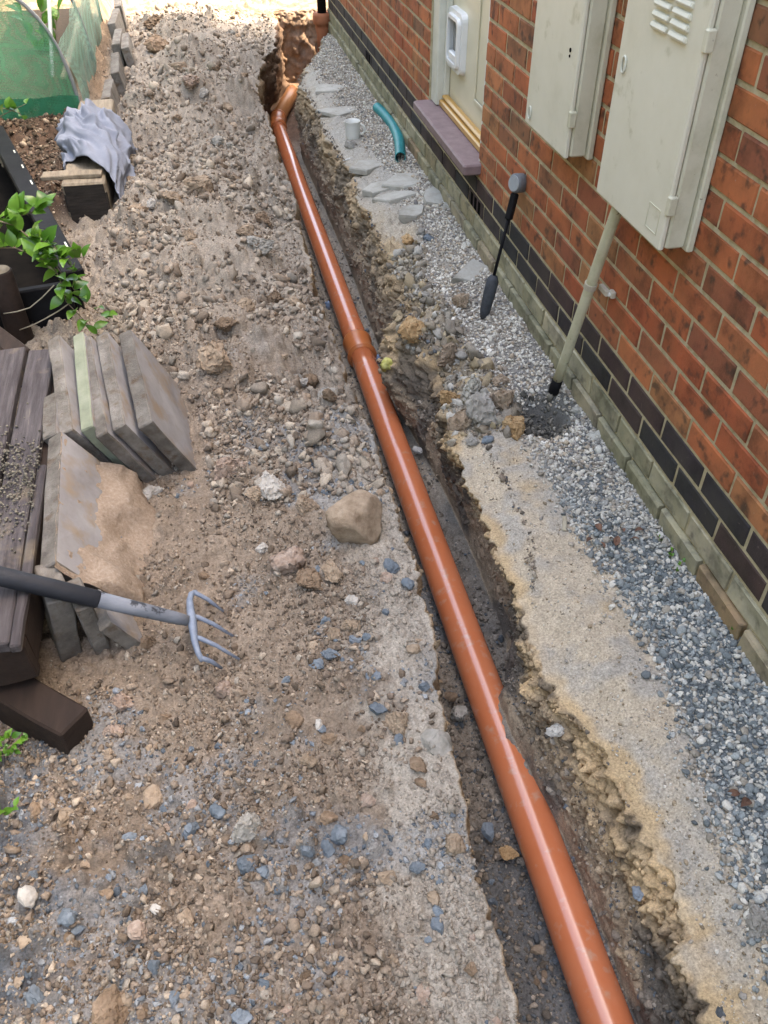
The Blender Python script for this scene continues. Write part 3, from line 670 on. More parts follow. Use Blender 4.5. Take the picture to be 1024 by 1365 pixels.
# ================================================================== ADDED HEDGE, out of view, blocks left sky to narrow the pipe highlight
def sky_blocker():  # unseen, put in only for its effect on sky light
    ny, nz = 120, 48; V = []
    for i in range(ny):
        for j in range(nz):
            t = j/(nz-1); prof = (0, .9, 1.0, .95, .8, .45)[min(5, int(t*5.99))]
            V.append((-3.2-.5*t**2, -9+24*i/(ny-1), -.05+5.2*t))
    V = np.array(V); V[:, 0] += .35*fbm(V, .9, 5, 7)+.12*fbm(V, 5, 3, 9); V[:, 2] += .25*fbm(V, 1.1, 3, 8)*sstep(3, 5, V[:, 2])
    B = V.copy(); B[:, 0] -= 1.3+.2*fbm(V, 1.0, 3, 17)
    ii = np.arange(ny*nz).reshape(ny, nz); F = np.stack([ii[:-1, :-1], ii[1:, :-1], ii[1:, 1:], ii[:-1, 1:]], -1).reshape(-1, 4)
    top = np.stack([ii[:-1, -1], ii[1:, -1], ii[1:, -1]+ny*nz, ii[:-1, -1]+ny*nz], -1)
    me = np_mesh('foliage', np.r_[V, B], np.r_[F, F[:, ::-1]+ny*nz, top], None, False)
    me.materials.append(noise_mat('blocker_foliage', [(.3, (.022, .026, .014)), (.5, (.05, .056, .032)), (.7, (.085, .092, .055))], 12, .8, 1, .08, 9))
    h = empty('sky_blocking_hedge', (-3.6, 3, 0), 'tall dark green leafy screen added out of view to block the left sky', 'sky_blocker'); o = bpy.data.objects.new('foliage', me); col.objects.link(o); o.parent = h; o.location = -Vector(h.location)
    mb = MB()
    for y in np.arange(-8, 14, 1.6): mb.tube([(-3.9, y, -.1), (-3.9, y+.05, 1.5), (-3.88, y, 3.6)], [.08, .06, .03], 8)
    mb.build('stems', MAT['bark'], h)
sky_blocker()

# ================================================================== DRAIN PIPE
drain = empty('drain_pipe', (PIPE_X, .4, float(pipe_z(.4))), 'long orange plastic drain pipe lying along the trench floor', 'drain pipe')
JY = 3.42
def pp(y): return Vector((PIPE_X, y, float(pipe_z(y))))
MB().tube([pp(y) for y in np.linspace(-.6, JY-.02, 20)], .055, 40).build('pipe_length', MAT['orange'], drain, True)
sk = MB().tube([pp(JY+d) for d in (-.085, -.083, -.070, -.067, -.060, .040, .044, .050, .068, .074, .080)],
               [.0555, .0620, .0640, .0640, .0618, .0618, .0655, .0665, .0655, .0600, .055], 40).build('socket_ring', MAT['orange_ring'], drain, True)
for d in (-.078, .048): MB().tube([pp(JY+d+q) for q in (0, .003, .011, .014)], [.0620, .0690, .0690, .0620], 40).build('ring_lip', MAT['orange_ring'], sk, True)
BY = 6.92
MB().tube([pp(y) for y in np.linspace(JY+.05, BY, 20)], .055, 40).build('pipe_length', MAT['orange'], drain, True)
b0 = pp(BY); b3 = Vector((.80, 7.74, -.475)); d0 = Vector((0, 1, -.018)).normalized()
mid = b0+d0*.10; d1 = (b3-mid).normalized()
bend = MB().tube([b0-d0*.07, b0-d0*.065, b0+d0*.02, b0+d0*.06, mid*.5+b0*.25+(mid+d1*.10)*.25, mid+d1*.06, mid+d1*.11, mid+d1*.115], [.057, .0635, .0635, .060, .060, .060, .0635, .057], 36).build('bend', MAT['orange_ring'], drain, True)
for q in (b0-d0*.055, mid+d1*.085):
    dd = d0 if q.y < mid.y else d1
    MB().tube([q, q+dd*.004, q+dd*.012, q+dd*.016], [.062, .0675, .0675, .062], 36).build('ring_lip', MAT['orange_ring'], bend, True)
MB().tube([mid+d1*.10, b3, b3+d1*.04], .055, 36).build('pipe_length', noise_mat('orange_side_pipe', [(.25, (.40, .16, .06)), (.8, (.48, .22, .09))], 5, .35, .04, .0008, 40), drain, True)

# ================================================================== THINGS ALONG THE WALL
def lathe(prof, n=24, M=None):
    mb = MB(); vv = []; ff = []
    for r_, z in prof:
        for j in range(n): vv.append((r_*math.cos(2*math.pi*j/n), r_*math.sin(2*math.pi*j/n), z))
    for k in range(len(prof)-1):
        for j in range(n): ff.append((k*n+j, k*n+(j+1) % n, (k+1)*n+(j+1) % n, (k+1)*n+j))
    if M is not None: vv = [tuple(M @ Vector(a)) for a in vv]
    return mb.add(vv, ff)
mp = drop(.862, 5.06)[0]+Vector((0, 0, -.002))
mug = empty('mug', mp, 'white mug standing on the pale ledge between trench and gravel', 'mug')
MW = noise_mat('mug_glaze', [(.3, (.62, .62, .58)), (.7, (.70, .70, .66))], 12, .25, .02, .001, spots=(20, .68, .8, (.4, .36, .3)), spec=.5)
lathe([(.0, 0), (.036, 0), (.040, .006), (.041, .03), (.043, .075), (.046, .098), (.047, .1), (.044, .1), (.040, .075), (.037, .012), (0, .010)], 28, Matrix.Translation(mp)).build('cup', MW, mug, True)
MB().tube([mp+Vector((.038+.032*math.sin(a), -.012-.01*math.sin(a), .055+.028*math.cos(a))) for a in np.linspace(.1, math.pi-.1, 10)], .006, 8).build('handle', MW, mug, True)
# teal duct offcut
pts = []
A, B = Vector((1.085, 5.44, 0)), Vector((1.055, 4.56, 0)); 
for t in np.linspace(0, 1, 14):
    q = A+(B-A)*t+Vector((.045*math.sin(math.pi*t)-.02*t, 0, 0)); q.z = .040+.008; pts.append(q)
td = empty('duct_offcut', pts[-1], 'curved teal plastic duct offcut lying on gravel beside the door step', 'duct')
mb = MB(); mb.tube(pts, .029, 20, cap=False); mb.build('outer_wall', MAT['teal'], td, True)
mb = MB(); mb.tube(pts, .0255, 20, cap=False); mb.build('inner_wall', noise_mat('teal_inner', [(.3, (.0, .04, .045)), (.7, (.0, .07, .075))], 10, .6, 0), td, True)
mb = MB(); n_ = 20
for endp, nxt in ((pts[-1], pts[-2]), (pts[0], pts[1])):
    t_ = (endp-nxt).normalized(); a = t_.cross(Vector((0, 0, 1))).normalized(); u_ = a.cross(t_)
    vv = [endp+t_*.0005+(a*math.cos(j*math.tau/n_)+u_*math.sin(j*math.tau/n_))*r_ for r_ in (.0292, .0252) for j in range(n_)]
    mb.add(vv, [(j, (j+1) % n_, n_+(j+1) % n_, n_+j) for j in range(n_)])
mb.build('cut_edge', MAT['teal'], td)

# ================================================================== ROCK SHAPES
def ico(sub):
    t = (1+5**.5)/2
    v = [(-1,t,0),(1,t,0),(-1,-t,0),(1,-t,0),(0,-1,t),(0,1,t),(0,-1,-t),(0,1,-t),(t,0,-1),(t,0,1),(-t,0,-1),(-t,0,1)]
    f = [(0,11,5),(0,5,1),(0,1,7),(0,7,10),(0,10,11),(1,5,9),(5,11,4),(11,10,2),(10,7,6),(7,1,8),(3,9,4),(3,4,2),(3,2,6),(3,6,8),(3,8,9),(4,9,5),(2,4,11),(6,2,10),(8,6,7),(9,8,1)]
    v = [np.array(a)/np.linalg.norm(a) for a in v]
    for _ in range(sub):
        c = {}; nf = []
        def mid_(a, b):
            k = (min(a, b), max(a, b))
            if k not in c: m = v[a]+v[b]; v.append(m/np.linalg.norm(m)); c[k] = len(v)-1
            return c[k]
        for a, b, d in f:
            x, y, z = mid_(a, b), mid_(b, d), mid_(d, a); nf += [(a, x, z), (b, y, x), (d, z, y), (x, y, z)]
        f = nf
    return np.array(v), np.array(f)
ICO = [ico(k) for k in range(4)]
def rock_verts(seed, sub, cuts=9, round_=.75, jit=.06):
    r = np.random.default_rng(seed); V, F = ICO[sub]; V = V.copy()
    for _ in range(cuts):
        n = r.normal(size=3); n /= np.linalg.norm(n); d = r.uniform(round_-.22, round_+.12)
        s = V@n; V -= np.maximum(0, s-d)[:, None]*n*r.uniform(.8, 1.0)
    V += r.normal(size=V.shape)*jit*.25
    if sub > 1: V *= (1+jit*fbm(V+seed*3.1, 2.2, 3, seed))[:, None]
    m = np.abs(V).max(0); return V/m, F
ROCKM = {}
def rock_mesh(shape, mat, seed, big):
    key = (shape, mat, seed % 9, big)
    if key not in ROCKM:
        V, F = rock_verts(100+key[2]*13+{'round': 0, 'smooth': 250}.get(shape, 500), 3 if big else 2, {'round': 9, 'smooth': 10}.get(shape, 12), {'round': .71, 'smooth': .66}.get(shape, .62), (.05 if shape == 'smooth' else .20) if big else .18)
        me = np_mesh('stone', V, F, None, True)
        if shape == 'angular' or not big: me.polygons.foreach_set('use_smooth', np.zeros(len(F), bool))
        me.materials.append(ROCK[mat]); ROCKM[key] = me
    return ROCKM[key]
rock_n = [0]
def stone(px, py, wpx, hpx, mat, label=None, shape='angular', name='stone', group=None, flat=.62, rot=None, sink=.34, cat='stone', pos=None, size=None):
    rock_n[0] += 1; s_ = rock_n[0]
    g = Vector(pos) if pos is not None else on_ground(px, py+hpx*.22)
    d = (g-CAM).dot(Fv)
    wd = size if size else wpx*d/FPX
    hr = hpx/max(wpx, 1); ln = wd*min(1.5, max(.6, hr*1.12))
    r_ = random.Random(s_*5)
    me = rock_mesh(shape, mat, s_, wd > .05)
    o = bpy.data.objects.new(name, me); col.objects.link(o)
    hz = .5*min(wd, ln)*flat*1.35
    o.scale = (wd/2, ln/2, hz); o.rotation_euler = (r_.uniform(-.15, .15), r_.uniform(-.15, .15), rot if rot is not None else r_.uniform(-.5, .5))
    o.location = g+Vector((0, 0, hz*(1-2*sink)))
    return tag(o, label or f'loose {mat} stone on the soil', cat, group)

# ---- rocks one can point to
S = stone
S(472, 692, 80, 66, 'tan', 'largest rock, a smooth squarish tan boulder on the trench edge', 'smooth', 'boulder', flat=.8)
S(304, 622, 58, 46, 'pink', 'pinkish angular rock just right of the leaning paving slabs')
S(364, 645, 40, 38, 'white', 'pale grey-white broken chunk right of the pinkish rock by the slabs')
S(339, 655, 30, 28, 'tan', 'tan rock wedged against the pale grey-white chunk')
S(383, 741, 50, 44, 'pink', 'speckled pink rounded rock in front of the big tan boulder', 'round')
S(414, 768, 44, 38, 'brown', 'brown cracked rock touching the speckled pink rounded rock')
S(445, 758, 30, 36, 'tan', 'narrow tan rock standing next to the brown cracked rock')
S(409, 670, 36, 36, 'tan', 'tan rock between pale chunk and the big boulder')
S(348, 729, 18, 18, 'white', 'small white pebble left of the speckled pink rock', 'round')
S(469, 798, 18, 18, 'white', 'small white round pebble below the boulder, near the trench', 'round')
S(330, 1098, 52, 48, 'grey', 'large dark-bottomed grey rock in the foreground soil', 'angular', flat=.7)
S(150, 1338, 52, 52, 'brown', 'large flat brown rock at the bottom edge of the picture', 'angular', flat=.5)
S(528, 957, 42, 40, 'tan', 'lumpy tan rock left of the pale embedded cobble', 'angular')
S(581, 979, 48, 46, 'grey', 'round grey cobble embedded in the trench edge', 'smooth', 'cobble', flat=.4)
S(557, 1016, 30, 24, 'brown', 'brown stone just below the round grey cobble')
S(605, 1122, 34, 30, 'tan', 'tan rounded stone in the trench edge, lower down', 'round')
S(204, 1058, 30, 34, 'tan', 'upright tan stone below the fork, alone on fine soil', 'round')
S(164, 932, 36, 30, 'pink', 'pale pink block-shaped rock below the small leaning slabs')
S(152, 972, 30, 24, 'pink', 'rounded pink rock below the pale pink block', 'round')
S(88, 1085, 28, 34, 'tan', 'tan diamond-shaped rock on dark stony ground')
S(50, 1077, 24, 20, 'brown', 'brown wedge-shaped rock left of the tan diamond-shaped one')
S(37, 1188, 26, 34, 'white', 'white rounded rock near the left picture edge', 'round')
S(92, 1217, 28, 24, 'blue', 'blue-grey rounded stone right of the white rounded rock', 'round')
S(104, 1237, 20, 14, 'blue', 'smaller blue stone below the blue-grey rounded stone')
S(50, 1325, 30, 28, 'blue', 'blue-grey block at the lower left corner')
S(330, 1148, 32, 28, 'blue', 'angular blue slate piece under the large grey rock')
S(353, 1159, 22, 18, 'blue', 'smaller slate piece beside the angular blue slate piece')
S(290, 1078, 26, 20, 'blue', 'oval blue stone left of the large grey rock', 'round')
S(253, 1101, 26, 28, 'blue', 'dull blue rough stone in fine brown soil')
S(185, 1237, 30, 22, 'pink', 'pink triangular stone in the foreground soil')
S(205, 1284, 20, 20, 'blue', 'blue chip, left of a pair near the bottom edge')
S(232, 1330, 20, 20, 'blue', 'blue chip, right of a pair near the bottom edge')
S(322, 1352, 32, 26, 'blue', 'blue-grey chunk cut by the bottom edge of the picture')
S(250, 1222, 30, 22, 'tan', 'flat tan stone in the middle of the foreground soil')
S(208, 1210, 16, 14, 'white', 'small white pebble above the pink triangular stone', 'round')
S(452, 1110, 28, 26, 'blue', 'blue stone, uppermost of three beside a footprint', 'round')
S(437, 1127, 22, 24, 'blue', 'blue stone, middle one of three beside a footprint', 'round')
S(411, 1130, 20, 20, 'blue', 'blue stone, leftmost of three beside a footprint', 'round')
S(556, 1156, 24, 20, 'blue', 'dark blue stone below the tan rounded stone of the trench edge', 'round')
S(570, 1120, 16, 18, 'blue', 'blue stone left of the tan rounded stone of the trench edge')
S(585, 1232, 22, 24, 'blue', 'blue cluster stone close to the trench edge near the bottom')
S(440, 870, 30, 20, 'blue', 'long blue stone below the group of tan rocks', 'angular')
S(425, 885, 26, 16, 'blue', 'flat blue stone left of the long blue stone')
S(473, 851, 20, 16, 'blue', 'blue stone right of the long blue stone')
S(445, 845, 24, 22, 'tan', 'tan pebble above the long blue stone', 'round')
S(468, 832, 28, 24, 'tan', 'broad tan stone above the blue stones', 'round')
S(434, 825, 14, 16, 'blue', 'tiny blue stone left of the broad tan stone')
S(523, 752, 24, 22, 'blue', 'blue rough stone right below the big boulder')
S(543, 776, 20, 20, 'blue', 'blue-grey rounded stone on the trench lip', 'round')
S(551, 862, 20, 18, 'tan', 'tan pebble on the pale trodden strip', 'round')
S(503, 942, 26, 24, 'blue', 'grey-blue rock behind the lumpy tan rock')
S(298, 915, 28, 26, 'pink', 'pink-brown rock below the fork head', 'round')
S(393, 957, 28, 24, 'brown', 'brown cobble in the middle of the soil, beside a pale shard', 'round')
S(426, 960, 14, 30, 'white', 'pale upright shard beside the brown cobble')
S(411, 1012, 24, 18, 'tan', 'oval tan pebble in the middle foreground', 'round')
S(196, 855, 30, 24, 'brown', 'brown rock under the fork handle, right of the slabs')
S(180, 650, 34, 26, 'tan', 'tan rock at the foot of the leaning paving slabs')
S(200, 655, 40, 14, 'white', 'white flat stone at the foot of the leaning paving slabs')
# far part of the heap
S(270, 250, 52, 36, 'tan', 'big tan lump in the middle of the far soil heap', 'angular', 'boulder', flat=.8)
S(232, 262, 30, 24, 'tan', 'tan stone left of the big tan lump on the heap')
S(205, 271, 20, 18, 'white', 'white flat stone beside the draped cloth')
S(346, 322, 42, 30, 'grey', 'large grey clod near the trench, mid heap')
S(350, 290, 30, 22, 'brown', 'dark clod behind the large grey clod')
S(255, 108, 28, 28, 'pink', 'pinkish rock high on the far heap')
S(272, 122, 16, 16, 'white', 'pale stone beside the pinkish rock on the far heap')
S(215, 60, 46, 28, 'brown', 'wide brown clod near the standing edging slabs')
S(205, 30, 40, 24, 'brown', 'far brown clod at the shadow boundary on the heap')
S(240, 88, 32, 16, 'tan', 'tan clod between the wide brown clod and the pinkish rock')
S(300, 430, 36, 26, 'brown', 'brown clod in the middle of the heap above the slabs')
S(290, 478, 56, 40, 'tan', 'broad tan clod right of the upright slab tops', flat=.8)
S(375, 370, 26, 22, 'tan', 'tan rock mid heap close to the pipe joint')
S(368, 395, 24, 20, 'brown', 'brown rock below the tan rock by the pipe joint')
S(404, 508, 20, 14, 'white', 'bright white stone left of the trench, below the pipe joint')
S(440, 525, 22, 18, 'brown', 'brown pebble near trench, right of the bright white stone', 'round')
# in the trench
S(611, 937, 26, 28, 'grey', 'round grey stone down in the trench against the pipe', 'round', pos=(.497, 1.345, -.40), size=.055)
S(605, 913, 24, 18, 'brown', 'brown stone behind the round grey stone in the trench', 'round', pos=(.49, 1.42, -.41), size=.045)
S(660, 1111, 26, 30, 'blue', 'blue slate lying in the trench left of the pipe', pos=(.475, .985, -.40), size=.042)
S(680, 1146, 38, 28, 'ochre', 'ochre stone in the trench touching the pipe', pos=(.505, .925, -.40), size=.055)
S(731, 1287, 24, 14, 'tan', 'tan pebble in the trench near the bottom edge', 'round', pos=(.50, .69, -.395), size=.035)
S(470, 605, 14, 16, 'white', 'white pebble on the trench floor right of the pipe', 'round', pos=(.68, 2.62, -.43), size=.04)
# on the sandy bank and the ledge
S(742, 971, 28, 22, 'white', 'pale crumb of mortar on the sandy bank above the pipe')
S(850, 1187, 20, 22, 'blue', 'blue stone stuck in the sandy bank near the bottom')
S(1008, 1222, 40, 50, 'grey', 'grey rock at the right edge by the gravel', 'angular')
S(645, 548, 54, 46, 'grey', 'large grey lump beside the hole under the conduit', flat=.9)
S(628, 518, 32, 34, 'concrete', 'upright concrete chunk behind the large grey lump', flat=1.1)
S(687, 568, 38, 40, 'ochre', 'ochre broken block lying in the hole under the conduit', flat=.8)
S(650, 585, 20, 14, 'blue', 'blue-grey pebble below the large grey lump', 'round')
S(632, 588, 24, 14, 'grey', 'flat grey stone left of the blue-grey pebble')
S(600, 530, 34, 26, 'ochre', 'sandy ochre lump on the trench lip left of the large grey lump', flat=.9)
S(618, 560, 44, 30, 'tan', 'wide tan lump slumping into the trench below the large grey lump', flat=.8)
S(668, 535, 40, 34, 'tan', 'tan block leaning between the large grey lump and the hole', flat=1.0)
S(598, 470, 46, 28, 'tan', 'tan mound of earth on the ledge above the rubble', flat=.8)
S(555, 440, 54, 30, 'ochre', 'big sandy outcrop hanging over the trench near the grey flint', flat=.9)
S(665, 505, 30, 20, 'tan', 'tan rounded lump behind the hole')
S(793, 577, 26, 20, 'concrete', 'flat round pale stone on the gravel by the conduit', 'round', flat=.4)
S(770, 545, 22, 14, 'concrete', 'pale stone right of the black conduit sleeve', 'round', flat=.5)
S(545, 318, 20, 22, 'ochre', 'ochre rock on the ledge below the broken concrete')
S(572, 317, 16, 16, 'blue', 'grey-blue pebble right of the ochre rock', 'round')
S(560, 308, 18, 20, 'grey', 'grey pebble behind the grey-blue pebble', 'round')
S(614, 402, 28, 26, 'tan', 'dull tan rock under the leaning concrete piece', flat=.9)
S(470, 193, 22, 14, 'grey', 'grey stone directly in front of the white mug', 'round')
S(525, 455, 32, 30, 'grey', 'grey flint stuck in the trench side near the pipe joint', pos=(.69, 2.93, -.16), size=.075, flat=1.0)

# flat broken pieces of the concrete path
def shard(px, py, wpx, dpx, th, rot, label, tilt=(0, 0), seed=0, mat='concrete'):
    g = on_ground(px, py); d = (g-CAM).dot(Fv); wd = wpx*d/FPX; ln = dpx*d/FPX*1.35
    r_ = random.Random(seed); n = 7; wd *= 1.22; ln *= 1.15
    poly = [(wd/2*math.cos(a)*r_.uniform(.62, 1.38), ln/2*math.sin(a)*r_.uniform(.62, 1.38)) for a in [2*math.pi*(k+r_.uniform(-.38, .38))/n for k in range(n)]]
    M = Matrix.Translation(g+Vector((0, 0, -th*.55))) @ Euler((tilt[0], tilt[1], rot)).to_matrix().to_4x4()
    o = MB().prism(poly, 0, th, M, .05).build('concrete_piece', ROCK[mat])
    return tag(o, label, 'concrete', 'broken pieces of the concrete path')
shard(492, 222, 46, 22, .03, .1, 'flat broken concrete piece nearest the mug, beside the trench', (0, .05), 1)
shard(545, 243, 50, 34, .035, -.4, 'broad broken concrete piece at the open end of the teal duct', (0, 0), 2)
shard(505, 252, 40, 16, .03, .3, 'thin cracked concrete sliver on the trench rim', (.05, -.08), 3)
shard(530, 263, 42, 20, .035, -.2, 'cracked concrete piece tilting towards the trench', (0, -.12), 4)
shard(577, 266, 28, 26, .045, .2, 'thick squarish concrete piece nearest the wall', (.25, 0), 5)
shard(549, 285, 30, 18, .05, .3, 'thick dark-edged concrete piece below the squarish one', (.1, -.1), 6)
shard(600, 277, 18, 16, .03, .6, 'small concrete crumb right of the squarish piece', (.2, .2), 7)
shard(634, 364, 50, 34, .03, .35, 'large pale concrete slab fragment leaning by the black grip', (.30, -.10), 8)
shard(440, 118, 46, 20, .02, .2, 'weathered concrete remnant far along the ledge', (0, 0), 10)
shard(452, 148, 44, 26, .02, .1, 'worn concrete remnant behind the mug', (0, 0), 11)

# ================================================================== LEFT SIDE: slabs, boards, tub, sleeper
import bmesh
def rough_box(lx, ly, lz, cuts=5, amp=.002, seed=0, bev=.004, f=25):
    """box centred on x,y with its base at z=0, chipped edges"""
    bm = bmesh.new(); bmesh.ops.create_cube(bm, size=1)
    for v in bm.verts: v.co = Vector((v.co.x*lx, v.co.y*ly, (v.co.z+.5)*lz))
    bmesh.ops.bevel(bm, geom=list(bm.edges), offset=bev, segments=1, affect='EDGES')
    long_e = [e for e in bm.edges if e.calc_length() > max(lx, ly, lz)*.18]
    bmesh.ops.subdivide_edges(bm, edges=long_e, cuts=cuts, use_grid_fill=True)
    co = np.array([v.co[:] for v in bm.verts]); n = np.stack([vnoise(co+seed*1.7, f, seed+k) for k in range(3)], 1)*amp+np.stack([vnoise(co+seed*1.7, f*3, seed+k+9) for k in range(3)], 1)*amp*.5
    for v, d in zip(bm.verts, n): v.co += Vector(d)
    me = bpy.data.meshes.new('slab'); bm.to_mesh(me); bm.free(); return me
def slab(B, e, dn, L, Hh, th, label, face='slab_face', edge='slab', seed=0, name='paving_slab', group=None, cat='paving slab'):
    """B upper near corner of the right-hand face, e along the top edge, dn down the face"""
    e = Vector(e).normalized(); dn = Vector(dn); dn = (dn-e*dn.dot(e)).normalized(); n = e.cross(dn).normalized()
    if n.x < 0: n = -n
    me = rough_box(th, L, Hh, 6, .0022, seed)
    up = -dn; c = Vector(B)+e*(L/2)-n*(th/2)+dn*Hh
    M = Matrix(((n.x, e.x, up.x, c.x), (n.y, e.y, up.y, c.y), (n.z, e.z, up.z, c.z), (0, 0, 0, 1)))
    me.materials.append(MAT[edge]); me.materials.append(MAT[face])
    for p in me.polygons: p.material_index = 1 if abs(p.normal.x) > .8 else 0
    o = bpy.data.objects.new(name, me); col.objects.link(o); o.matrix_world = M
    return tag(o, label, cat, group)
E1 = (-.05, .402, .072); DN = (.104, .061, -.259)
G = 'paving slabs leaning in a row'
slab((-.466, 2.055, .262), E1, DN, .42, .42, .043, 'leaning paving slab farthest left in the upright row, against the boards', seed=1, group=G)
slab((-.412, 2.05, .264), (-.03, .402, .072), DN, .42, .42, .040, 'leaning paving slab with a pale green algae-covered edge', seed=2, edge='slab_green', group=G)
slab((-.372, 2.025, .257), E1, DN, .43, .42, .040, 'leaning paving slab just right of the green-edged slab', seed=3, group=G)
slab((-.322, 2.045, .262), E1, DN, .42, .42, .042, 'leaning paving slab second from the right of the upright row', seed=4, group=G)
slab((-.250, 2.045, .262), E1, DN, .42, .42, .045, 'leaning paving slab rightmost in the row, its broad face showing', seed=5, group=G)
slab((-.512, 2.04, .262), (-.02, .402, .04), DN, .19, .30, .045, 'short broken slab piece wedged between boards and the leaning slabs', seed=6, name='slab_piece')
big = slab((-.480, 1.545, .238), (-.012, .48, .035), (.137, -.05, -.235), .49, .45, .052, 'large tilted paving slab covered with pinkish sand, under the fork handle', seed=7)
slab((-.445, 1.452, .205), (-.1, .30, .03), (.015, -.10, -.22), .13, .30, .055, 'narrow slab standing on end below the fork handle', seed=8, name='slab_piece', face='slab')
slab((-.402, 1.437, .185), (-.1, .30, .03), (.03, -.06, -.2), .10, .28, .040, 'mud-smeared slab piece beside the narrow standing slab', seed=10, name='slab_piece')
slab((-.372, 1.42, .13), (-.1, .4, .03), (.10, -.03, -.2), .12, .24, .035, 'bluish slab piece poking out under the big sandy slab', seed=9, name='slab_piece')
# sand on the big slab
def sand_patch():
    M = big.matrix_world; nu, nv = 46, 46; V = []; msk = []
    for i in range(nu):
        for j in range(nv):
            y = -.26+.50*i/(nu-1); h = .45-.40*j/(nv-1)
            V.append((y, h))
    V = np.array(V); p3 = np.c_[V, np.zeros(len(V))]
    edge = .345-.19*sstep(.25, -.2, V[:, 0])*0+.035*vnoise(p3, 14, 3)+.05*vnoise(p3, 5, 5)
    t = sstep(-.01, .10, edge-V[:, 1]); hgt = .003*(-1)+.055*t*(.6+.5*vnoise(p3, 9, 8))+.004*vnoise(p3, 60, 2)
    keep = sstep(.02, .0, np.abs(V[:, 0])-.25)
    hgt = hgt*keep-.006*(1-keep)
    W = np.array([tuple(M @ Vector((.026+a, v[0], v[1]))) for a, v in zip(hgt, V)])
    ii = np.arange(nu*nv).reshape(nu, nv); F = np.stack([ii[:-1, :-1], ii[1:, :-1], ii[1:, 1:], ii[:-1, 1:]], -1).reshape(-1, 4)
    me = np_mesh('sand', W, F, None, True); me.materials.append(MAT['sand'])
    o = bpy.data.objects.new('sand', me); col.objects.link(o)
    tag(o, 'pinkish sand spilled over the large tilted slab', 'sand', kind='stuff')
sand_patch()

# boards
bench = empty('board_bench', (-.6, 1.9, .0), 'low bench of weathered dark boards beside the leaning slabs', 'bench')
def board(x0, x1, y0, y1, z0, z1, mat, name, parent, seed):
    me = rough_box(x1-x0, y1-y0, z1-z0, 8, .0025, seed, .004, 12); me.materials.append(MAT[mat])
    o = bpy.data.objects.new(name, me); col.objects.link(o); o.parent = parent; o.location = Vector(((x0+x1)/2, (y0+y1)/2, z0))-Vector(parent.location); return o
board(-.637, -.556, 1.30, 2.535, .218, .25, 'timber_dark', 'plank', bench, 21)
board(-.745, -.648, 1.28, 2.56, .220, .252, 'timber_dark', 'plank', bench, 22)
board(-.86, -.755, 1.30, 2.55, .218, .250, 'timber_dark', 'plank', bench, 23)
board(-.554, -.530, 1.29, 1.93, .222, .246, 'timber_dark', 'edge_strip', bench, 24)
board(-.86, -.532, 1.31, 1.345, .10, .2165, 'timber_brown', 'end_rail', bench, 25)
board(-.574, -.534, 1.346, 2.50, .11, .2165, 'timber_brown', 'side_rail', bench, 26)
for (x, y) in ((-.62, 1.37), (-.62, 2.45), (-.84, 1.37), (-.84, 2.45)): board(x-.03, x+.03, y-.02, y+.05, -.12, .2165, 'timber_brown', 'leg', bench, 27)
def beam(a, b, wd, ht, mat, name, label, cat, seed):
    a = Vector(a); b = Vector(b); L = (b-a).length; me = rough_box(wd, L, ht, 6, .002, seed, .005, 12); me.materials.append(MAT[mat])
    o = bpy.data.objects.new(name, me); col.objects.link(o); c = (a+b)/2; e = (b-a).normalized(); n = Vector((e.y, -e.x, 0)).normalized(); u = n.cross(e)
    if u.z < 0: u = -u; n = -n
    o.matrix_world = Matrix(((n.x, e.x, u.x, c.x), (n.y, e.y, u.y, c.y), (n.z, e.z, u.z, c.z), (0, 0, 0, 1)))
    return tag(o, label, cat)
beam((-.455, 1.20, -.045), (-.90, 1.58, -.03), .085, .115, 'timber_brown', 'timber_beam', 'dark brown timber beam lying below the bench end', 'timber', 31)
beam((-.69, 2.64, .06), (-.95, 3.02, .08), .07, .13, 'timber_brown', 'timber_offcut', 'dark brown timber behind the bench, under the black tub', 'timber', 32)

# black tub
tub = empty('black_tub', (-.9, 4.0, .0), 'black plastic tub with a slotted rim, under the leafy branch', 'tub')
def wallboard(a, b, th, z0, z1, name, parent, mat='black'):
    a = Vector((a[0], a[1], 0)); b = Vector((b[0], b[1], 0)); e = (b-a).normalized(); n = Vector((e.y, -e.x, 0))
    L = (b-a).length; M = Matrix(((n.x, e.x, 0, (a.x+b.x)/2), (n.y, e.y, 0, (a.y+b.y)/2), (0, 0, 1, 0), (0, 0, 0, 1)))
    return MB().box((-th/2, -L/2, z0), (th/2, L/2, z1), M, bev=.006).build(name, MAT[mat], parent)
wallboard((-.555, 3.16), (-1.06, 4.96), .035, -.10, .19, 'side_wall', tub)
rim = wallboard((-.548, 3.15), (-1.06, 4.97), .085, .1902, .222, 'rim', tub)
wallboard((-.57, 3.15), (-1.5, 3.0), .035, -.10, .18, 'front_wall', tub)
mb = MB(); mb.add([(-.57, 3.17, .055), (-1.05, 4.94, .055), (-2.2, 4.94, .055), (-2.2, 3.0, .055)], [(0, 1, 2, 3)]); mb.build('tub_floor_shade', MAT['void'], tub)  # black sheet stands in for the shade inside the tub
for t in (.12, .38, .52, .64, .76):
    q = Vector((-.548, 3.15, .2225))*(1-t)+Vector((-1.06, 4.97, .2225))*t+Vector((.028, .01, 0))
    MB().box((-.005, -.03*(1.4-t), -.001), (.002, .03*(1.4-t), .0015), Matrix.Translation(q) @ Matrix.Rotation(R(15.7), 4, 'Z')).build('rim_glint', MAT['frame'], rim)  # pale strips stand in for highlights at the rim slits
lp = empty('log_post', (-.775, 3.04, -.05), 'short round log post with a grey cut top beside the tub', 'post')
lathe([(.0, .35), (.038, .35), (.044, .344), (.045, .2), (.048, 0)], 18, Matrix.Translation((-.775, 3.04, -.05))).build('log', MAT['timber_brown'], lp, True)
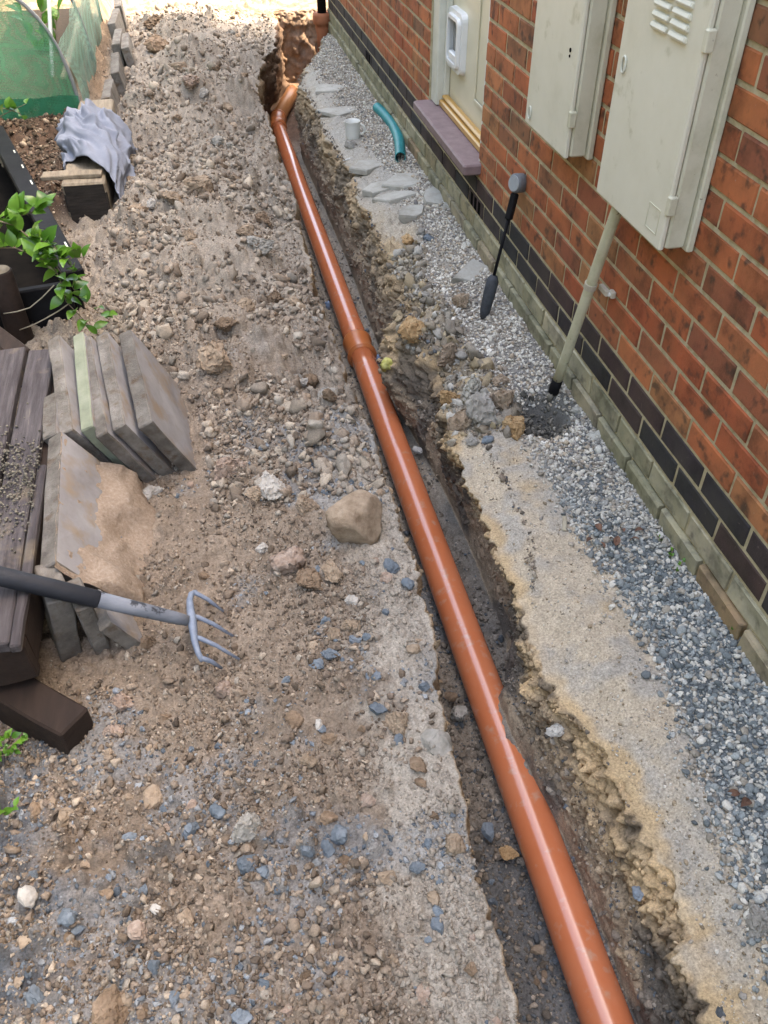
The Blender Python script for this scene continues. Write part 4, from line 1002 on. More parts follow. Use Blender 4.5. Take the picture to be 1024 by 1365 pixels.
lathe([(.0, .3525), (.036, .3522), (.038, .349)], 18, Matrix.Translation((-.775, 3.04, -.05))).build('cut_top', MAT['timber_grey'], lp, True)

# sleeper that edges the raised bed
slp = empty('sleeper', (-.56, 4.06, 0), 'thick timber sleeper edging the raised bed, its dark end facing us', 'sleeper')
me = rough_box(.19, 1.30, .29, 6, .003, 41, .008, 10); me.materials.append(MAT['timber_grey']); me.materials.append(MAT['sleeper_end'])
for p in me.polygons: p.material_index = 1 if p.normal.y < -.7 else 0
o = bpy.data.objects.new('beam', me); col.objects.link(o); o.parent = slp; o.location = Vector((-.56, 4.71, -.075))-Vector(slp.location)
o = tag(link('thin_board', rough_box(.27, .07, .018, 4, .002, 42, .003), MAT['timber_grey']), 'thin grey board laid across the near end of the sleeper', 'board'); o.location = (-.61, 4.155, .217); o.rotation_euler = (0, 0, -.06)

# standing edging slabs further back
for k, (x, y, z, rz, lean, L, lb) in enumerate((
        (-.535, 5.36, .16, .0, .10, .20, 'low edging block just behind the draped cloth'),
        (-.500, 5.56, .17, .02, .14, .40, 'nearest tall edging slab standing on edge behind the cloth'),
        (-.455, 6.02, .19, -.03, .16, .50, 'second edging slab standing on edge, counted from the cloth'),
        (-.400, 6.55, .21, -.02, .20, .42, 'edging slab leaning towards the heap, third from the cloth'),
        (-.460, 6.60, .22, .02, .05, .45, 'inner edging slab of the doubled pair'),
        (-.50, 7.12, .24, .04, .08, .50, 'edging slab beyond the doubled pair'),
        (-.47, 7.70, .24, -.04, .10, .50, 'farthest edging slab, in front of the sunlit path'))):
    sl = slab((x, y, z), (rz, 1, 0), (lean, 0, -1), L, .40, .055, lb, face='slab', seed=50+k, name='edging_slab', group='edging slabs standing along the bed', cat='edging slab')

# draped cloth: simple mass-spring sheet let fall on the sleeper
def cloth():
    nu, nv = 110, 120; U, W = np.meshgrid(np.linspace(0, 1, nu), np.linspace(0, 1, nv), indexing='ij')     # U across the sleeper, W along it
    U, W = U.ravel(), W.ravel(); p2 = np.c_[U, W, U*0]
    path = np.array([(-.655, .16), (-.668, .235), (-.62, .262), (-.54, .285), (-.47, .262), (-.435, .20), (-.40, .11), (-.372, .055), (-.315, .05)])
    sl_ = np.r_[0, np.cumsum(np.linalg.norm(np.diff(path, axis=0), axis=1))]; sl_ /= sl_[-1]
    ylo = 4.20+.16*np.sin(U*5.2+.4)*(1-U)-.10*sstep(.55, .9, U)+.05*vnoise(p2, 4, 3); yhi = 5.02-.10*U**2+.06*vnoise(p2+3, 4, 4)
    Yc = ylo+(yhi-ylo)*W
    Us = U+.05*vnoise(p2, 3, 6); Us = np.clip(Us, 0, 1)
    Xc = np.interp(Us, sl_, path[:, 0]); Zc = np.interp(Us, sl_, path[:, 1])
    Xn = np.interp(np.clip(Us+.03, 0, 1), sl_, path[:, 0])-np.interp(np.clip(Us-.03, 0, 1), sl_, path[:, 0]); Zn = np.interp(np.clip(Us+.03, 0, 1), sl_, path[:, 1])-np.interp(np.clip(Us-.03, 0, 1), sl_, path[:, 1])
    ln = np.sqrt(Xn**2+Zn**2)+1e-6; nx, nz = -Zn/ln, Xn/ln
    wx_ = U+.16*vnoise(p2, 2.2, 11)+.22*(W-.5)*(U-.3); wy_ = W+.10*vnoise(p2+9, 2.6, 12)
    def ridge(a, b, fa, fb, sd): return (1-np.abs(vnoise(np.c_[a*fa, b*fb, a*0], 1.0, sd)))**2.2
    f1 = ridge(wx_, wy_, 8.5, 1.7, 21); f2 = ridge(wx_+.35*wy_, wy_-.5*wx_, 13, 3.0, 22); f3 = ridge(wx_-.4*wy_, wy_, 6, 5.5, 23)
    d = .052*f1+.022*f2+.026*f3-.035
    e_ = np.minimum(np.minimum(W, 1-W)*9, 1); d = d*(.35+.65*e_)
    puff = .035*np.exp(-((U-.45)/.3)**2-((W-.62)/.3)**2)
    Xc = Xc+nx*(d+puff); Zc = np.maximum(Zc+nz*(d+puff), .03)-.02*(1-e_)
    on = (Xc < -.462) & (Xc > -.655); Zc = np.where(on, np.maximum(Zc, .228), Zc)
    ii = np.arange(nu*nv).reshape(nu, nv); F = np.stack([ii[:-1, :-1], ii[1:, :-1], ii[1:, 1:], ii[:-1, 1:]], -1).reshape(-1, 4)
    me = np_mesh('cloth', np.c_[Xc, Yc, Zc], F, None, True); me.materials.append(MAT['cloth'])
    o = bpy.data.objects.new('cloth', me); col.objects.link(o)
    so = o.modifiers.new('thick', 'SOLIDIFY'); so.thickness = .004; so.offset = 0
    tag(o, 'crumpled grey-blue sweatshirt draped over the timber sleeper', 'sweatshirt')
cloth()

# ================================================================== HAND FORK
hz = .075
fk = empty('hand_fork', at_z(250, 826, hz), 'four-tined garden fork with a black handle, lying across the slabs', 'garden fork')
n0 = at_z(248, 827, hz+.01); e0 = at_z(0, 768, .295); dh = (e0-n0).normalized(); Lh = (e0-n0).length
pA = n0+dh*Lh*.50
MB().tube([pA-dh*.004, pA, pA+dh*.10, e0, e0+dh*.30], [.0195, .0215, .0225, .0225, .022], 20).build('grip', MAT['grip'], fk, True)
MB().tube([n0-dh*.004, n0+dh*.03, n0+dh*.10, pA], [.0135, .0155, .0175, .0195], 20).build('shaft', MAT['handle_grey'], fk, True)
bar = [at_z(px, py, z) for px, py, z in ((262, 789, .062), (255, 792, .066), (253, 800, .07), (254, 812, .075), (256, 826, .078), (258, 842, .075), (260, 856, .07), (264, 870, .062), (270, 881, .055))]
MB().tube(bar, [.0065, .0078, .0085, .010, .0118, .010, .0085, .0075, .0065], 8).build('head_bar', MAT['steel'], fk, True)
for (x0, y0, z0, x1, y1, z1) in ((257, 790, .064, 298, 815, .012), (258, 822, .074, 311, 848, .012), (261, 850, .070, 319, 879, .010), (268, 879, .056, 296, 891, .012)):
    a, b = at_z(x0, y0, z0), at_z(x1, y1, z1); m_ = a*.5+b*.5+Vector((0, 0, .010))
    MB().tube([a, a*.75+m_*.25+Vector((0, 0, .004)), m_, b], [.0072, .0066, .0058, .0035], 6).build('tine', MAT['steel'], fk, True)

# ================================================================== NETTED CLOCHE OVER THE RAISED BED
cl_ = empty('netted_cloche', (-1.25, 6.6, .1), 'green netted cloche over a raised bed at the garden edge', 'cloche')
def arch(y, z0=.10, hw=.60, ht=.72, cx=-1.255, n=24, flare=0):
    o = []
    for k in range(n+1):
        a = math.pi*k/n; o.append(Vector((cx+hw*(abs(math.cos(a))**.62)*math.copysign(1, math.cos(a)), y, z0+ht*math.sin(a)**.9)))
    return o
for y in (5.38, 6.6, 7.9): MB().tube(arch(y), .011, 8).build('hoop', MAT['pole'], cl_, True)
A_ = arch(5.375); mb = MB(); n = len(A_)-1; vv = []; ff = []
zs = [.0, .28, 1]
for k in range(n//2+1):
    a, b = A_[k], A_[n-k]
    for j in range(9): vv.append(a+(b-a)*(j/8)+Vector((0, -.02*math.sin(math.pi*j/8)+.012*math.sin(j*2.3+k), 0)))
for k in range(n//2):
    for j in range(8): ff.append((k*9+j, k*9+j+1, (k+1)*9+j+1, (k+1)*9+j))
mb.add(vv, ff); mb.build('end_net', MAT['net'], cl_, True)
mb = MB(); vv = []; ff = []
for j in range(13):
    x = -.652-(1.2)*j/12
    for k, z in enumerate((.09, .16, .245)): vv.append((x, 5.352-.008*math.sin(j*1.7+k), z+.006*math.sin(j*2.1)))
for j in range(12):
    for k in range(2): ff.append((j*3+k, (j+1)*3+k, (j+1)*3+k+1, j*3+k+1))
mb.add(vv, ff); mb.build('hem', MAT['net_dense'], cl_, True)
mb = MB(); vv = []; ff = []; a0 = arch(5.40); a1 = arch(7.9)
for i in range(15):
    t = i/14
    for k in range(0, 5):
        q = a0[k]+(a1[k]-a0[k])*t; vv.append(q+Vector((.012+.012*math.sin(i*1.3+k), 0, 0)))
for i in range(14):
    for k in range(4): ff.append((i*5+k, i*5+k+1, (i+1)*5+k+1, (i+1)*5+k))
mb.add(vv, ff); mb.build('side_sheet', MAT['sheet'], cl_, True)
mb = MB(); vv = []; ff = []
for i in range(15):
    t = i/14
    for k, kk in enumerate(range(12, 25)):
        q = a0[kk]+(a1[kk]-a0[kk])*t; vv.append(q+Vector((0, 0, .006*math.sin(i*1.9+k))))
for i in range(14):
    for k in range(12): ff.append((i*13+k, i*13+k+1, (i+1)*13+k+1, (i+1)*13+k))
mb.add(vv, ff); mb.build('far_net', MAT['net'], cl_, True)
MB().tube([(-.86, 5.9, .12), (-.80, 6.35, .62), (-.79, 6.45, .8)], .013, 8).build('prop_pole', MAT['white'], cl_, True)
for y0_, y1_ in ((5.55, 6.7), (6.71, 7.9)):
    tag(link('bed_board', rough_box(.04, y1_-y0_, .24, 6, .003, int(y0_*10), .005), MAT['timber_grey']), 'pale board of the raised bed under the cloche, ' + ('nearer half' if y0_ < 6 else 'farther half'), 'board').location = (-.735, (y0_+y1_)/2, .05)
MB().box((-1.85, 5.5, .02), (-.757, 7.9, .20)).build('bed_soil', noise_mat('bed_soil', [(.3, (.04, .028, .02)), (.7, (.09, .065, .045))], 40, .95, .9, .02, 60), None)
tag(bpy.data.objects['bed_soil'], 'dark soil filling the raised bed under the cloche', 'soil', kind='stuff')

# ================================================================== PLANTS
def leaf_mesh(L=1.0, w=.42, n=5):
    mb = MB(); vv = []; ff = []
    for k in range(n+1):
        t = k/n; hw = w*.5*math.sin(math.pi*min(1, t**.8*.97+.015))+.01; z = .16*math.sin(t*math.pi*.9)
        vv += [(-hw, t*L, z+.10*hw/w), (0, t*L, z-.03), (hw, t*L, z+.10*hw/w)]
    for k in range(n):
        a = k*3; ff += [(a, a+1, a+4, a+3), (a+1, a+2, a+5, a+4)]
    mb.add(vv, ff); return mb.mesh('leaf')
LEAF = [leaf_mesh(1, .54), leaf_mesh(1, .46), leaf_mesh(1, .62)]
for me in LEAF:
    me.materials.append(MAT['leaf']); me.polygons.foreach_set('use_smooth', [True]*len(me.polygons))
def sprig(name, stems, label, size, nper, seed, cat='shrub'):
    r_ = random.Random(seed); base = Vector(stems[0][0]); pl_ = empty(name, base, label, cat)
    for st in stems:
        st = [Vector(q) for q in st]
        MB().tube(st, [.0032-.002*k/(len(st)-1) for k in range(len(st))], 6).build('stem', MAT['bark'], pl_, True)
        tot = len(st)-1
        for k in range(nper):
            t = (k+r_.random())/nper*tot; i = min(int(t), tot-1); q = st[i].lerp(st[i+1], t-i); d = (st[i+1]-st[i]).normalized()
            o = bpy.data.objects.new('leaf', r_.choice(LEAF)); col.objects.link(o); o.parent = pl_; o.location = q-base
            sd = Vector((r_.uniform(-1, 1), r_.uniform(-1, 1), r_.uniform(-.1, .9))).normalized(); e_ = (d*.5+sd).normalized()
            up = Vector((r_.uniform(-.4, .4), -.35+r_.uniform(-.4, .4), 1)).normalized(); xa = e_.cross(up).normalized(); up = xa.cross(e_)
            s_ = size*r_.uniform(.65, 1.15)
            o.rotation_euler = Matrix(((xa.x, e_.x, up.x), (xa.y, e_.y, up.y), (xa.z, e_.z, up.z))).to_euler(); o.scale = (s_, s_, s_)
    return pl_
def py_(px, py, y): return at_y(px, py, y)
sprig('leafy_shrub', [
    [py_(-40, 285, 3.1), py_(20, 300, 3.05), py_(60, 335, 3.0), py_(90, 375, 2.95), py_(110, 400, 2.9), py_(148, 428, 2.85)],
    [py_(-30, 330, 3.05), py_(20, 330, 3.0), py_(55, 345, 2.97), py_(85, 345, 2.95), py_(116, 342, 2.93)],
    [py_(-30, 300, 3.1), py_(15, 292, 3.1), py_(45, 282, 3.12), py_(62, 276, 3.14)],
    [py_(60, 335, 3.0), py_(80, 372, 2.95), py_(88, 402, 2.92), py_(130, 445, 2.85)],
    [py_(0, 320, 3.1), py_(40, 318, 3.05), py_(70, 325, 3.0), py_(100, 362, 2.95)]],
    'branches of glossy green leaves hanging over the black tub', .078, 21, 3)
sprig('garden_plant', [[py_(-20, 165, 4.6), py_(10, 150, 4.6), py_(35, 138, 4.62)], [py_(-10, 140, 4.6), py_(25, 150, 4.6), py_(38, 165, 4.58)]], 'leaf tips above the tub rim, in front of the net', .07, 4, 8, 'plant')
sprig('weed_plant', [[at_z(-15, 1000, .0), at_z(8, 1000, .05), at_z(25, 985, .06), at_z(38, 985, .05)], [at_z(-10, 1010, .0), at_z(12, 1005, .04), at_z(20, 1000, .04)], [at_z(-12, 995, .0), at_z(5, 985, .05), at_z(15, 982, .05)]], 'small bright green weed beside the fallen beam', .022, 14, 9, 'weed')
sprig('weed_plant', [[at_z(-12, 1090, .0), at_z(5, 1083, .04), at_z(20, 1076, .04)]], 'tiny light green sprig at the left picture edge on dark stones', .026, 8, 10, 'weed')
for k, (px, py) in enumerate(((893, 742), (882, 722), (905, 760), (897, 705), (975, 837))):
    g = on_ground(px, py); nm = ('uppermost', 'second', 'third', 'fourth', 'nearest')[k]
    r_ = random.Random(k); st = [[g, g+Vector((r_.uniform(-.02, .02), r_.uniform(-.02, .02), .02))], [g, g+Vector((r_.uniform(-.02, .02), r_.uniform(-.02, .02), .015))]]
    lbs = ('tiny weed in the gravel beside the plinth, middle of a short row', 'tiny weed in the gravel, just above the middle one of the row', 'tiny weed in the gravel, just below the middle one of the row', 'tiny weed in the gravel, uppermost of the row near the dead leaves', 'tiny weed in the gravel nearest the camera, against the plinth')
    sprig('gravel_weed', st, lbs[k], .014, 4, 20+k, 'weed')
sprig('bed_plant', [[(-.95, 6.6, .15), (-.93, 6.62, .35), (-.9, 6.6, .48)], [(-.98, 6.6, .15), (-1.02, 6.65, .3), (-1.05, 6.6, .45)], [(-.9, 6.7, .15), (-.86, 6.75, .32), (-.82, 6.8, .42)]], 'leafy vegetable growing under the green cloche', .14, 6, 12, 'plant')
for k, (a, b, m_) in enumerate((((5, 418), (72, 380), (40, 410)), ((25, 440), (98, 400), (60, 425)))):
    q0, q1, qm = py_(*a, 3.0), py_(*b, 2.95), py_(*m_, 2.96)
    tag(MB().tube([q0, (q0+qm)*.5+Vector((0, 0, -.004)), qm, (qm+q1)*.5+Vector((0, 0, -.004)), q1], .0022, 6).build('twig', MAT['dry_grass'], None, True), ('upper thin pale twig across the black tub front', 'lower thin pale twig across the black tub front')[k], 'twig')
# dead leaves on the gravel, wood chip, plastic scraps
for k, (px, py) in enumerate(((800, 712), (812, 722), (826, 708), (838, 724), (820, 732), (805, 735), (845, 712), (790, 722), (985, 1062), (998, 1070))):
    g = on_ground(px, py); o = bpy.data.objects.new('dead_leaf', bpy.data.meshes.get('dead_leaf_m') or (lambda m: (m.materials.append(MAT['dry_leaf']), setattr(m, 'name', 'dead_leaf_m'), m)[-1])(leaf_mesh(1, .6)))
    col.objects.link(o); s_ = random.uniform(.025, .036); o.scale = (s_, s_, s_*1.6); o.location = g+Vector((0, 0, .012)); o.rotation_euler = (random.uniform(-.5, .5), random.uniform(-.6, .6), random.uniform(0, 6.28))
    tag(o, 'brown dead leaf among the gravel, in the small patch below the conduit' if k < 8 else 'brown dead leaf on the gravel at the right picture edge', 'leaf', 'dead leaves below the conduit' if k < 8 else 'dead leaves at the right edge')
g = on_ground(752, 700); tag(MB().box((-.006, -.028, .004), (.006, .028, .011), Matrix.Translation(g) @ Euler((.1, .1, -.35)).to_matrix().to_4x4(), bev=.002).build('wood_chip', MAT['dry_grass']), 'grey splinter of wood on the gravel edge near the dead leaves', 'wood chip')
def scrap(name, px, py, w_, h_, mat, label, seed, pos=None):
    g = Vector(pos) if pos else on_ground(px, py); V, F = rock_verts(seed, 2, 5, .8, .35); V = V*np.array([w_/2, w_/2*.8, h_/2]); V = V*(1+.25*vnoise(V*1.0, 60, seed))[:, None]+np.array(g)+np.array([0, 0, h_*.35])
    me = np_mesh(name, V, F, None, False); me.materials.append(MAT[mat]); o = bpy.data.objects.new(name, me); col.objects.link(o); return tag(o, label, 'litter')
scrap('plastic_scrap', 516, 494, .07, .07, 'yellow', 'crumpled yellow plastic scrap in the trench beside the pipe', 5, )
scrap('plastic_scrap', 505, 484, .05, .05, 'blue_scrap', 'blue plastic scrap between the pipe and the yellow scrap', 8, )
scrap('plastic_scrap', 432, 382, .03, .05, 'blue_scrap', 'small pale blue scrap on the left trench wall above the pipe joint', 11, pos=(.49, 3.72, -.35))
g = on_ground(462, 214); tag(MB().tube([g+Vector((-.02, -.01, .006)), g+Vector((.03, .012, .006))], .004, 6).build('pen_stick', MAT['white']), 'short white stick lying below the mug', 'stick')

# ================================================================== LOOSE STONES AND CRUMBS
def scatter_thing(n, xr, yr, mats, label, group, smin, smax, ok, seed, cat='stone'):
    r_ = random.Random(seed); c = 0
    while c < n:
        y = yr[0]+(yr[1]-yr[0])*r_.random()**1.5; x = r_.uniform(*xr)
        if not ok(x, y): continue
        g, nn = drop(x, y)
        if nn.z < .35: continue
        m_ = r_.choice(mats); sh_ = r_.choice(('round', 'angular', 'angular'))
        stone(0, 0, 10, r_.uniform(8, 12), m_, label.format(m_ if m_ != 'blue' else 'blue-grey', 'rounded' if sh_ == 'round' else 'angular'), sh_, 'stone', group, pos=g, size=smin+(smax-smin)*r_.random()**1.8, sink=.38, rot=r_.uniform(0, 6.28)); c += 1
free = lambda x, y: x < float(rim_l(y))-.03 and not (x < -.22 and 1.35 < y < 2.6 and x < -.12-(y-2.0)*.1) and not (x < -.40 and y > 1.1)
scatter_thing(80, (-.55, .42), (.42, 3.0), ['brown', 'tan', 'brown', 'tan', 'pink'], 'small {0} {1} stone lying loose in the near soil', 'small brown stones in the near soil', .016, .038, free, 1)
scatter_thing(50, (-.60, .42), (.42, 2.2), ['blue'], 'small {0} {1} slate chip lying loose in the soil', 'small blue-grey chips in the soil', .012, .030, free, 2)
scatter_thing(62, (-.40, .42), (2.4, 8.0), ['brown', 'tan', 'tan', 'grey'], '{0} {1} clod or stone on the far soil heap', 'clods and stones on the far heap', .03, .085, lambda x, y: x < float(rim_l(y))-.04 and x > -.40, 3)
scatter_thing(12, (.42, .52), (.45, 1.5), ['blue', 'blue', 'brown'], '{0} {1} stone chip on the trench floor left of the pipe', 'stone chips on the near trench floor', .012, .03, lambda x, y: True, 4)

def crumbs(name, n, sampler, rmed, sig, rlo, rhi, palette, label, seed, flat=(.5, .9), big_thr=.0055, sink=.3, tint=None, hits=None, jit=.5, cuts=7, rnd=.62, zs=1.2):
    r_ = np.random.default_rng(seed)
    if hits is None:
        gs = []
        for x, y in sampler(r_, n):
            g, nn = drop(x, y, zs)
            if nn.z > .3: gs.append(g[:])
        hits = np.array(gs)
    n = len(hits); pal = np.array(palette)
    rad = np.clip(rmed*np.exp(sig*r_.normal(size=n)), rlo, rhi); Vs, Fs, Cs, base = [], [], [], 0
    kind = ((rad > big_thr) & (hits[:, 1] < 4)).astype(int); si = r_.integers(0, 14, n)
    for k in (0, 1):
        for j in range(14):
            m = np.where((kind == k) & (si == j))[0]
            if not len(m): continue
            V0 = rock_verts(900+seed*7+j, k, cuts, rnd, jit)[0]; q = len(m)
            rd = rad[m][:, None]; sc = np.c_[rd, rd*r_.uniform(.55, 1.0, (q, 1)), rd*r_.uniform(*flat, (q, 1))]
            V = V0[None]*sc[:, None, :]; a = r_.uniform(0, 6.28, q); ca, sa = np.cos(a)[:, None], np.sin(a)[:, None]; t = r_.normal(size=(q, 2))*.35
            X_, Y_, Z_ = V[..., 0]*ca-V[..., 1]*sa, V[..., 0]*sa+V[..., 1]*ca, V[..., 2]
            Z_ = Z_+X_*t[:, :1]+Y_*t[:, 1:]
            W = np.stack([X_, Y_, Z_], -1)+hits[m][:, None, :]; W[..., 2] += (sc[:, 2]*(1-2*sink))[:, None]
            c_ = pal[r_.integers(0, len(pal), q)]*r_.uniform(.68, 1.3, (q, 1))
            if tint is not None: c_ = tint(hits[m], c_, r_)
            nv = V0.shape[0]; Vs.append(W.reshape(-1, 3)); Cs.append(np.repeat(c_, nv, 0))
            Fs.append((ICO[k][1][None]+(base+np.arange(q)*nv)[:, None, None]).reshape(-1, 3)); base += q*nv
    me = np_mesh(name, np.concatenate(Vs), np.concatenate(Fs), np.concatenate(Cs), False); me.materials.append(MAT['pebbles'])
    o = bpy.data.objects.new(name, me); col.objects.link(o); return tag(o, label, 'gravel', kind='stuff')
def near_bias(r_, n, y0, y1, p=1.0):
    u = r_.random(n); a, b = y0+p, y1+p; return a*(b/a)**u-p
def samp_left(r_, n):
    y = near_bias(r_, n*2, .30, 8.3, .6); x = -.75+(rim_l(y)-.01+.75)*r_.random(n*2)
    k = (vnoise(np.c_[x, y, 0*x], 7, 5)*.5+.5+r_.uniform(-.35, .35, n*2)-.30*sstep(.24, .08, rim_l(y)-x)*sstep(2.6, 2.0, y)) > .42; return np.c_[x, y][k][:n]
def samp_blue(r_, n):
    y = near_bias(r_, n*4, .30, 2.6, .6); x = -.75+(rim_l(y)-.01+.75)*r_.random(n*4)
    k = (fbm(np.c_[x, y, 0*x], 5, 4, 130)+.5*sstep(-.38, -.55, x)*sstep(1.5, 1.1, y)+r_.uniform(-.12, .12, n*4)) > .08; return np.c_[x, y][k][:n]
def samp_gravel(r_, n):
    y = near_bias(r_, n, .25, 7.75, 1.2); e_ = gravel_edge(y)-.02-.05*r_.random(n)**4+.03*vnoise(np.c_[y, y*0, y*0], 3, 6); x = e_+(WX+.0-e_)*r_.random(n)**.92
    k = ((x-1.0)/.08)**2+((y-2.18)/.10)**2 > 1; return np.c_[x, y][k]
def samp_crust(r_, n):
    y = near_bias(r_, n, .25, 6, 1.0); x = rim_r(y)+.02+(gravel_edge(y)-rim_r(y))*r_.random(n); return np.c_[x, y]
def samp_floor(r_, n):
    y = near_bias(r_, n, .25, 6.5, 1.5); x = rim_l(y)+.03+(toe_r_tab(y)+.04-rim_l(y)-.03)*r_.random(n); k = np.abs(x-PIPE_X) > .03; return np.c_[x, y][k]
BR = [(.20, .155, .115), (.14, .105, .077), (.26, .205, .155), (.34, .285, .225), (.18, .14, .108), (.23, .185, .145), (.115, .09, .07), (.28, .25, .21)]
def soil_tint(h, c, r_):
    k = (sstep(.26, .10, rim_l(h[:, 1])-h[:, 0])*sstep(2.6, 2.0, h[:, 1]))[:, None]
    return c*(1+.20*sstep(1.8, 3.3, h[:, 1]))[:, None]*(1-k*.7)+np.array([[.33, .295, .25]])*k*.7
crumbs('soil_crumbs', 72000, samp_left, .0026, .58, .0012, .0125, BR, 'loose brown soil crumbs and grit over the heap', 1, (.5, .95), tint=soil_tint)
def samp_clod(r_, n):
    y = near_bias(r_, n*3, 1.9, 8.3, 1.0); x = -.45+(rim_l(y)-.015+.45)*r_.random(n*3)
    k = (fbm(np.c_[x, y, 0*x], 3.5, 3, 41)+r_.uniform(-.3, .3, n*3) > -.05) & ~((x < -.13) & (y < 2.5)); return np.c_[x, y][k][:n]
crumbs('heap_clods', 7500, samp_clod, .0085, .55, .004, .036, [(.25, .20, .155), (.19, .15, .115), (.31, .265, .215), (.28, .25, .21), (.34, .29, .23)], 'earthy clods and stones heaped along the trench', 12, (.6, 1), sink=.36)
def samp_near(r_, n):
    y = near_bias(r_, n*3, .32, 2.4, .5); x = -.62+(rim_l(y)-.02+.62)*r_.random(n*3)
    k = (fbm(np.c_[x, y, 0*x], 4.5, 3, 47)+r_.uniform(-.25, .25, n*3)-.45*sstep(.26, .08, rim_l(y)-x) > 0) & ~((x < -.16) & (y > 1.33)); return np.c_[x, y][k][:n]
crumbs('soil_lumps', 2800, samp_near, .0058, .42, .0035, .016, [(.21, .165, .125), (.155, .118, .088), (.27, .215, .165), (.33, .27, .21), (.18, .14, .11)], 'lumps of brown soil and small stones near the camera', 13, (.55, .95), sink=.36)
crumbs('slate_grit', 4600, samp_blue, .0038, .45, .002, .011, [(.14, .165, .19), (.105, .125, .145), (.19, .215, .24), (.25, .265, .275)], 'blue-grey slate grit mixed in the near soil', 2, (.3, .6))
GF = np.array([(.46, .42, .35), (.56, .52, .45), (.34, .31, .27), (.26, .22, .18), (.40, .33, .25), (.62, .59, .53), (.22, .21, .20)])
GN = np.array([(.20, .222, .225), (.145, .165, .17), (.255, .275, .27), (.34, .345, .325), (.46, .44, .39), (.11, .125, .13), (.29, .26, .215)])
def gtint(h, c, r_):
    q = len(h); t = sstep(1.3, 2.3, h[:, 1]+.25*np.sin(h[:, 0]*23+h[:, 1]*5))[:, None]
    o = (GN[r_.integers(0, 7, q)]*(1-t)+GF[r_.integers(0, 7, q)]*t)*r_.uniform(.8, 1.2, (q, 1))
    return np.where(r_.random((q, 1)) < .10, np.array([[.54, .51, .45]]), o)
crumbs('gravel', 27000, samp_gravel, .0050, .34, .0023, .013, [(.3, .3, .3)], 'mixed pea gravel strip along the foot of the house wall', 3, (.5, .85), .0045, .22, gtint, jit=.25, cuts=6, rnd=.72)
crumbs('ledge_grit', 6000, samp_crust, .0019, .5, .001, .008, [(.42, .37, .30), (.34, .31, .27), (.5, .46, .4), (.28, .22, .15)], 'pale grit scattered on the sandy ledge', 4)
crumbs('trench_grit', 14000, samp_floor, .0032, .6, .0013, .014, [(.17, .14, .11), (.13, .11, .09), (.10, .11, .12), (.25, .20, .155), (.31, .265, .215)], 'dark grit and chips on the trench floor', 5, zs=-.17)
# lumps and crumbs stuck in the trench sides take the colour of the earth they sit in
iw = np.where((isRW+isLW > 0) & (yv < 7.2) & (yv > .2))[0]; pw = (sstep(.6, 1.8, yv[iw])*.8+.2)*np.where(isRW[iw] > 0, sstep(.0, .3, tw[iw]-.12)+.02, 1); r_ = np.random.default_rng(77); iw = r_.choice(iw, 11000, p=pw/pw.sum())
from mathutils.kdtree import KDTree
def EARTH(h):
    """colour of the nearest trench-side vertex"""
    global _kd, _kc
    try: _kd
    except NameError:
        sel = np.where((isRW+isLW > 0) & (yv < 7.3) & (yv > .1))[0][::3]; _kc = colr[sel]; _kd = KDTree(len(sel))
        for i_, q_ in enumerate(P[sel]): _kd.insert(q_, i_)
        _kd.balance()
    return _kc[[_kd.find(q_)[1] for q_ in h]]
crumbs('bank_crumbs', 0, None, .0036, .60, .0014, .016, [(1, 1, 1)], 'crumbs of earth sticking out of the trench sides', 6, (.6, 1), sink=.45, hits=P[iw]+r_.normal(size=(len(iw), 3))*.002,
       tint=lambda h, c, r_: c*EARTH(h))
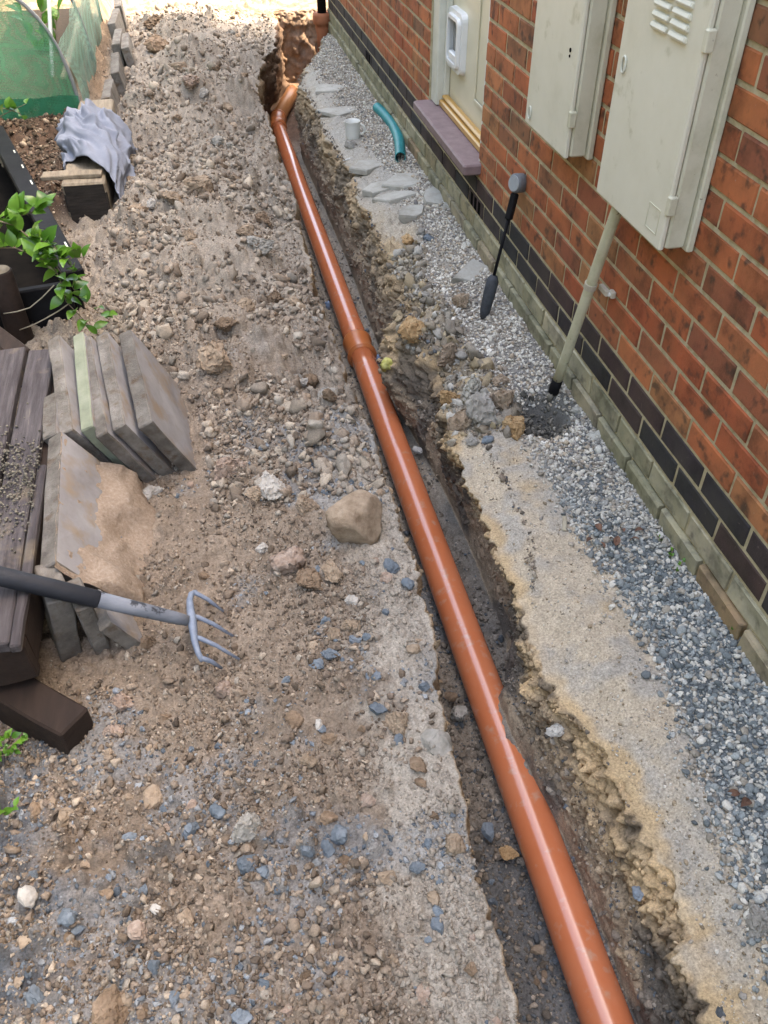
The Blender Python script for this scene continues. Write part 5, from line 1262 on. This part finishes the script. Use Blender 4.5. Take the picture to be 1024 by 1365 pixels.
# rubble on the broken part of the ledge and in the hole
def samp_rub(r_, n):
    y = r_.uniform(2.1, 3.6, n); x = rim_r(y)-.02+(gravel_edge(y)+.02-rim_r(y))*r_.random(n); return np.c_[x, y]
crumbs('ledge_rubble', 1500, samp_rub, .0075, .7, .003, .035, [(.30, .27, .22), (.36, .29, .19), (.25, .22, .18), (.20, .17, .13), (.38, .36, .32)], 'broken earth and mortar rubble on the ledge', 7, (.6, 1), sink=.3)
def samp_out(r_, n):
    y = near_bias(r_, n, .2, 4.5, .8); x = -.74-1.5*r_.random(n)**1.4; return np.c_[x, y]
crumbs('garden_grit', 6000, samp_out, .0042, .6, .002, .018, BR, 'loose soil crumbs on the open ground left of the bench', 14)
def samp_hole(r_, n):
    a = r_.uniform(0, 6.28, n); q = r_.uniform(.0, .14, n); return np.c_[1.0+q*np.cos(a)*.8, 2.18+q*np.sin(a)]
crumbs('hole_rubble', 420, samp_hole, .007, .55, .003, .02, [(.12, .11, .09), (.08, .075, .065), (.2, .18, .15), (.27, .25, .21)], 'dark rubble in the hole under the conduit', 8, (.6, 1), sink=.3)
def samp_bed(r_, n):
    y = r_.uniform(4.1, 5.5, n); x = r_.uniform(-1.1, -.66, n); k = x > -.50-.28*(y-3.15); return np.c_[x, y][k]
crumbs('bed_chips', 2600, samp_bed, .007, .5, .003, .02, [(.10, .07, .05), (.07, .05, .035), (.16, .12, .085), (.28, .22, .16), (.06, .045, .03)], 'bark chips and soil in the raised bed', 9, (.3, .8))
def samp_board(r_, n):
    y = r_.normal(1.86, .10, n); x = r_.uniform(-.86, -.545, n); return np.c_[x, y]
r_ = np.random.default_rng(11); pts_ = samp_board(r_, 1500); Vs, Fs, Cs = [], [], []
for i, (x, y) in enumerate(pts_):
    rd = r_.uniform(.0012, .0042); V = rock_verts(int(r_.integers(0, 20)), 0, 4, .8)[0]*rd*np.array([1, 1, .8])+np.array([x, y, .2515+rd*.5+.012*max(0, 1-((y-1.86)/.14)**2)*r_.random()])
    Fs.append(ICO[0][1]+12*i); Vs.append(V); Cs.append(np.tile(np.array([.15, .14, .115])*r_.uniform(.5, 1.3), (12, 1)))
me = np_mesh('board_debris', np.concatenate(Vs), np.concatenate(Fs), np.concatenate(Cs)); me.materials.append(MAT['pebbles'])
o = bpy.data.objects.new('board_debris', me); col.objects.link(o); tag(o, 'grey-green crumbs spilled across the bench boards', 'gravel', kind='stuff')
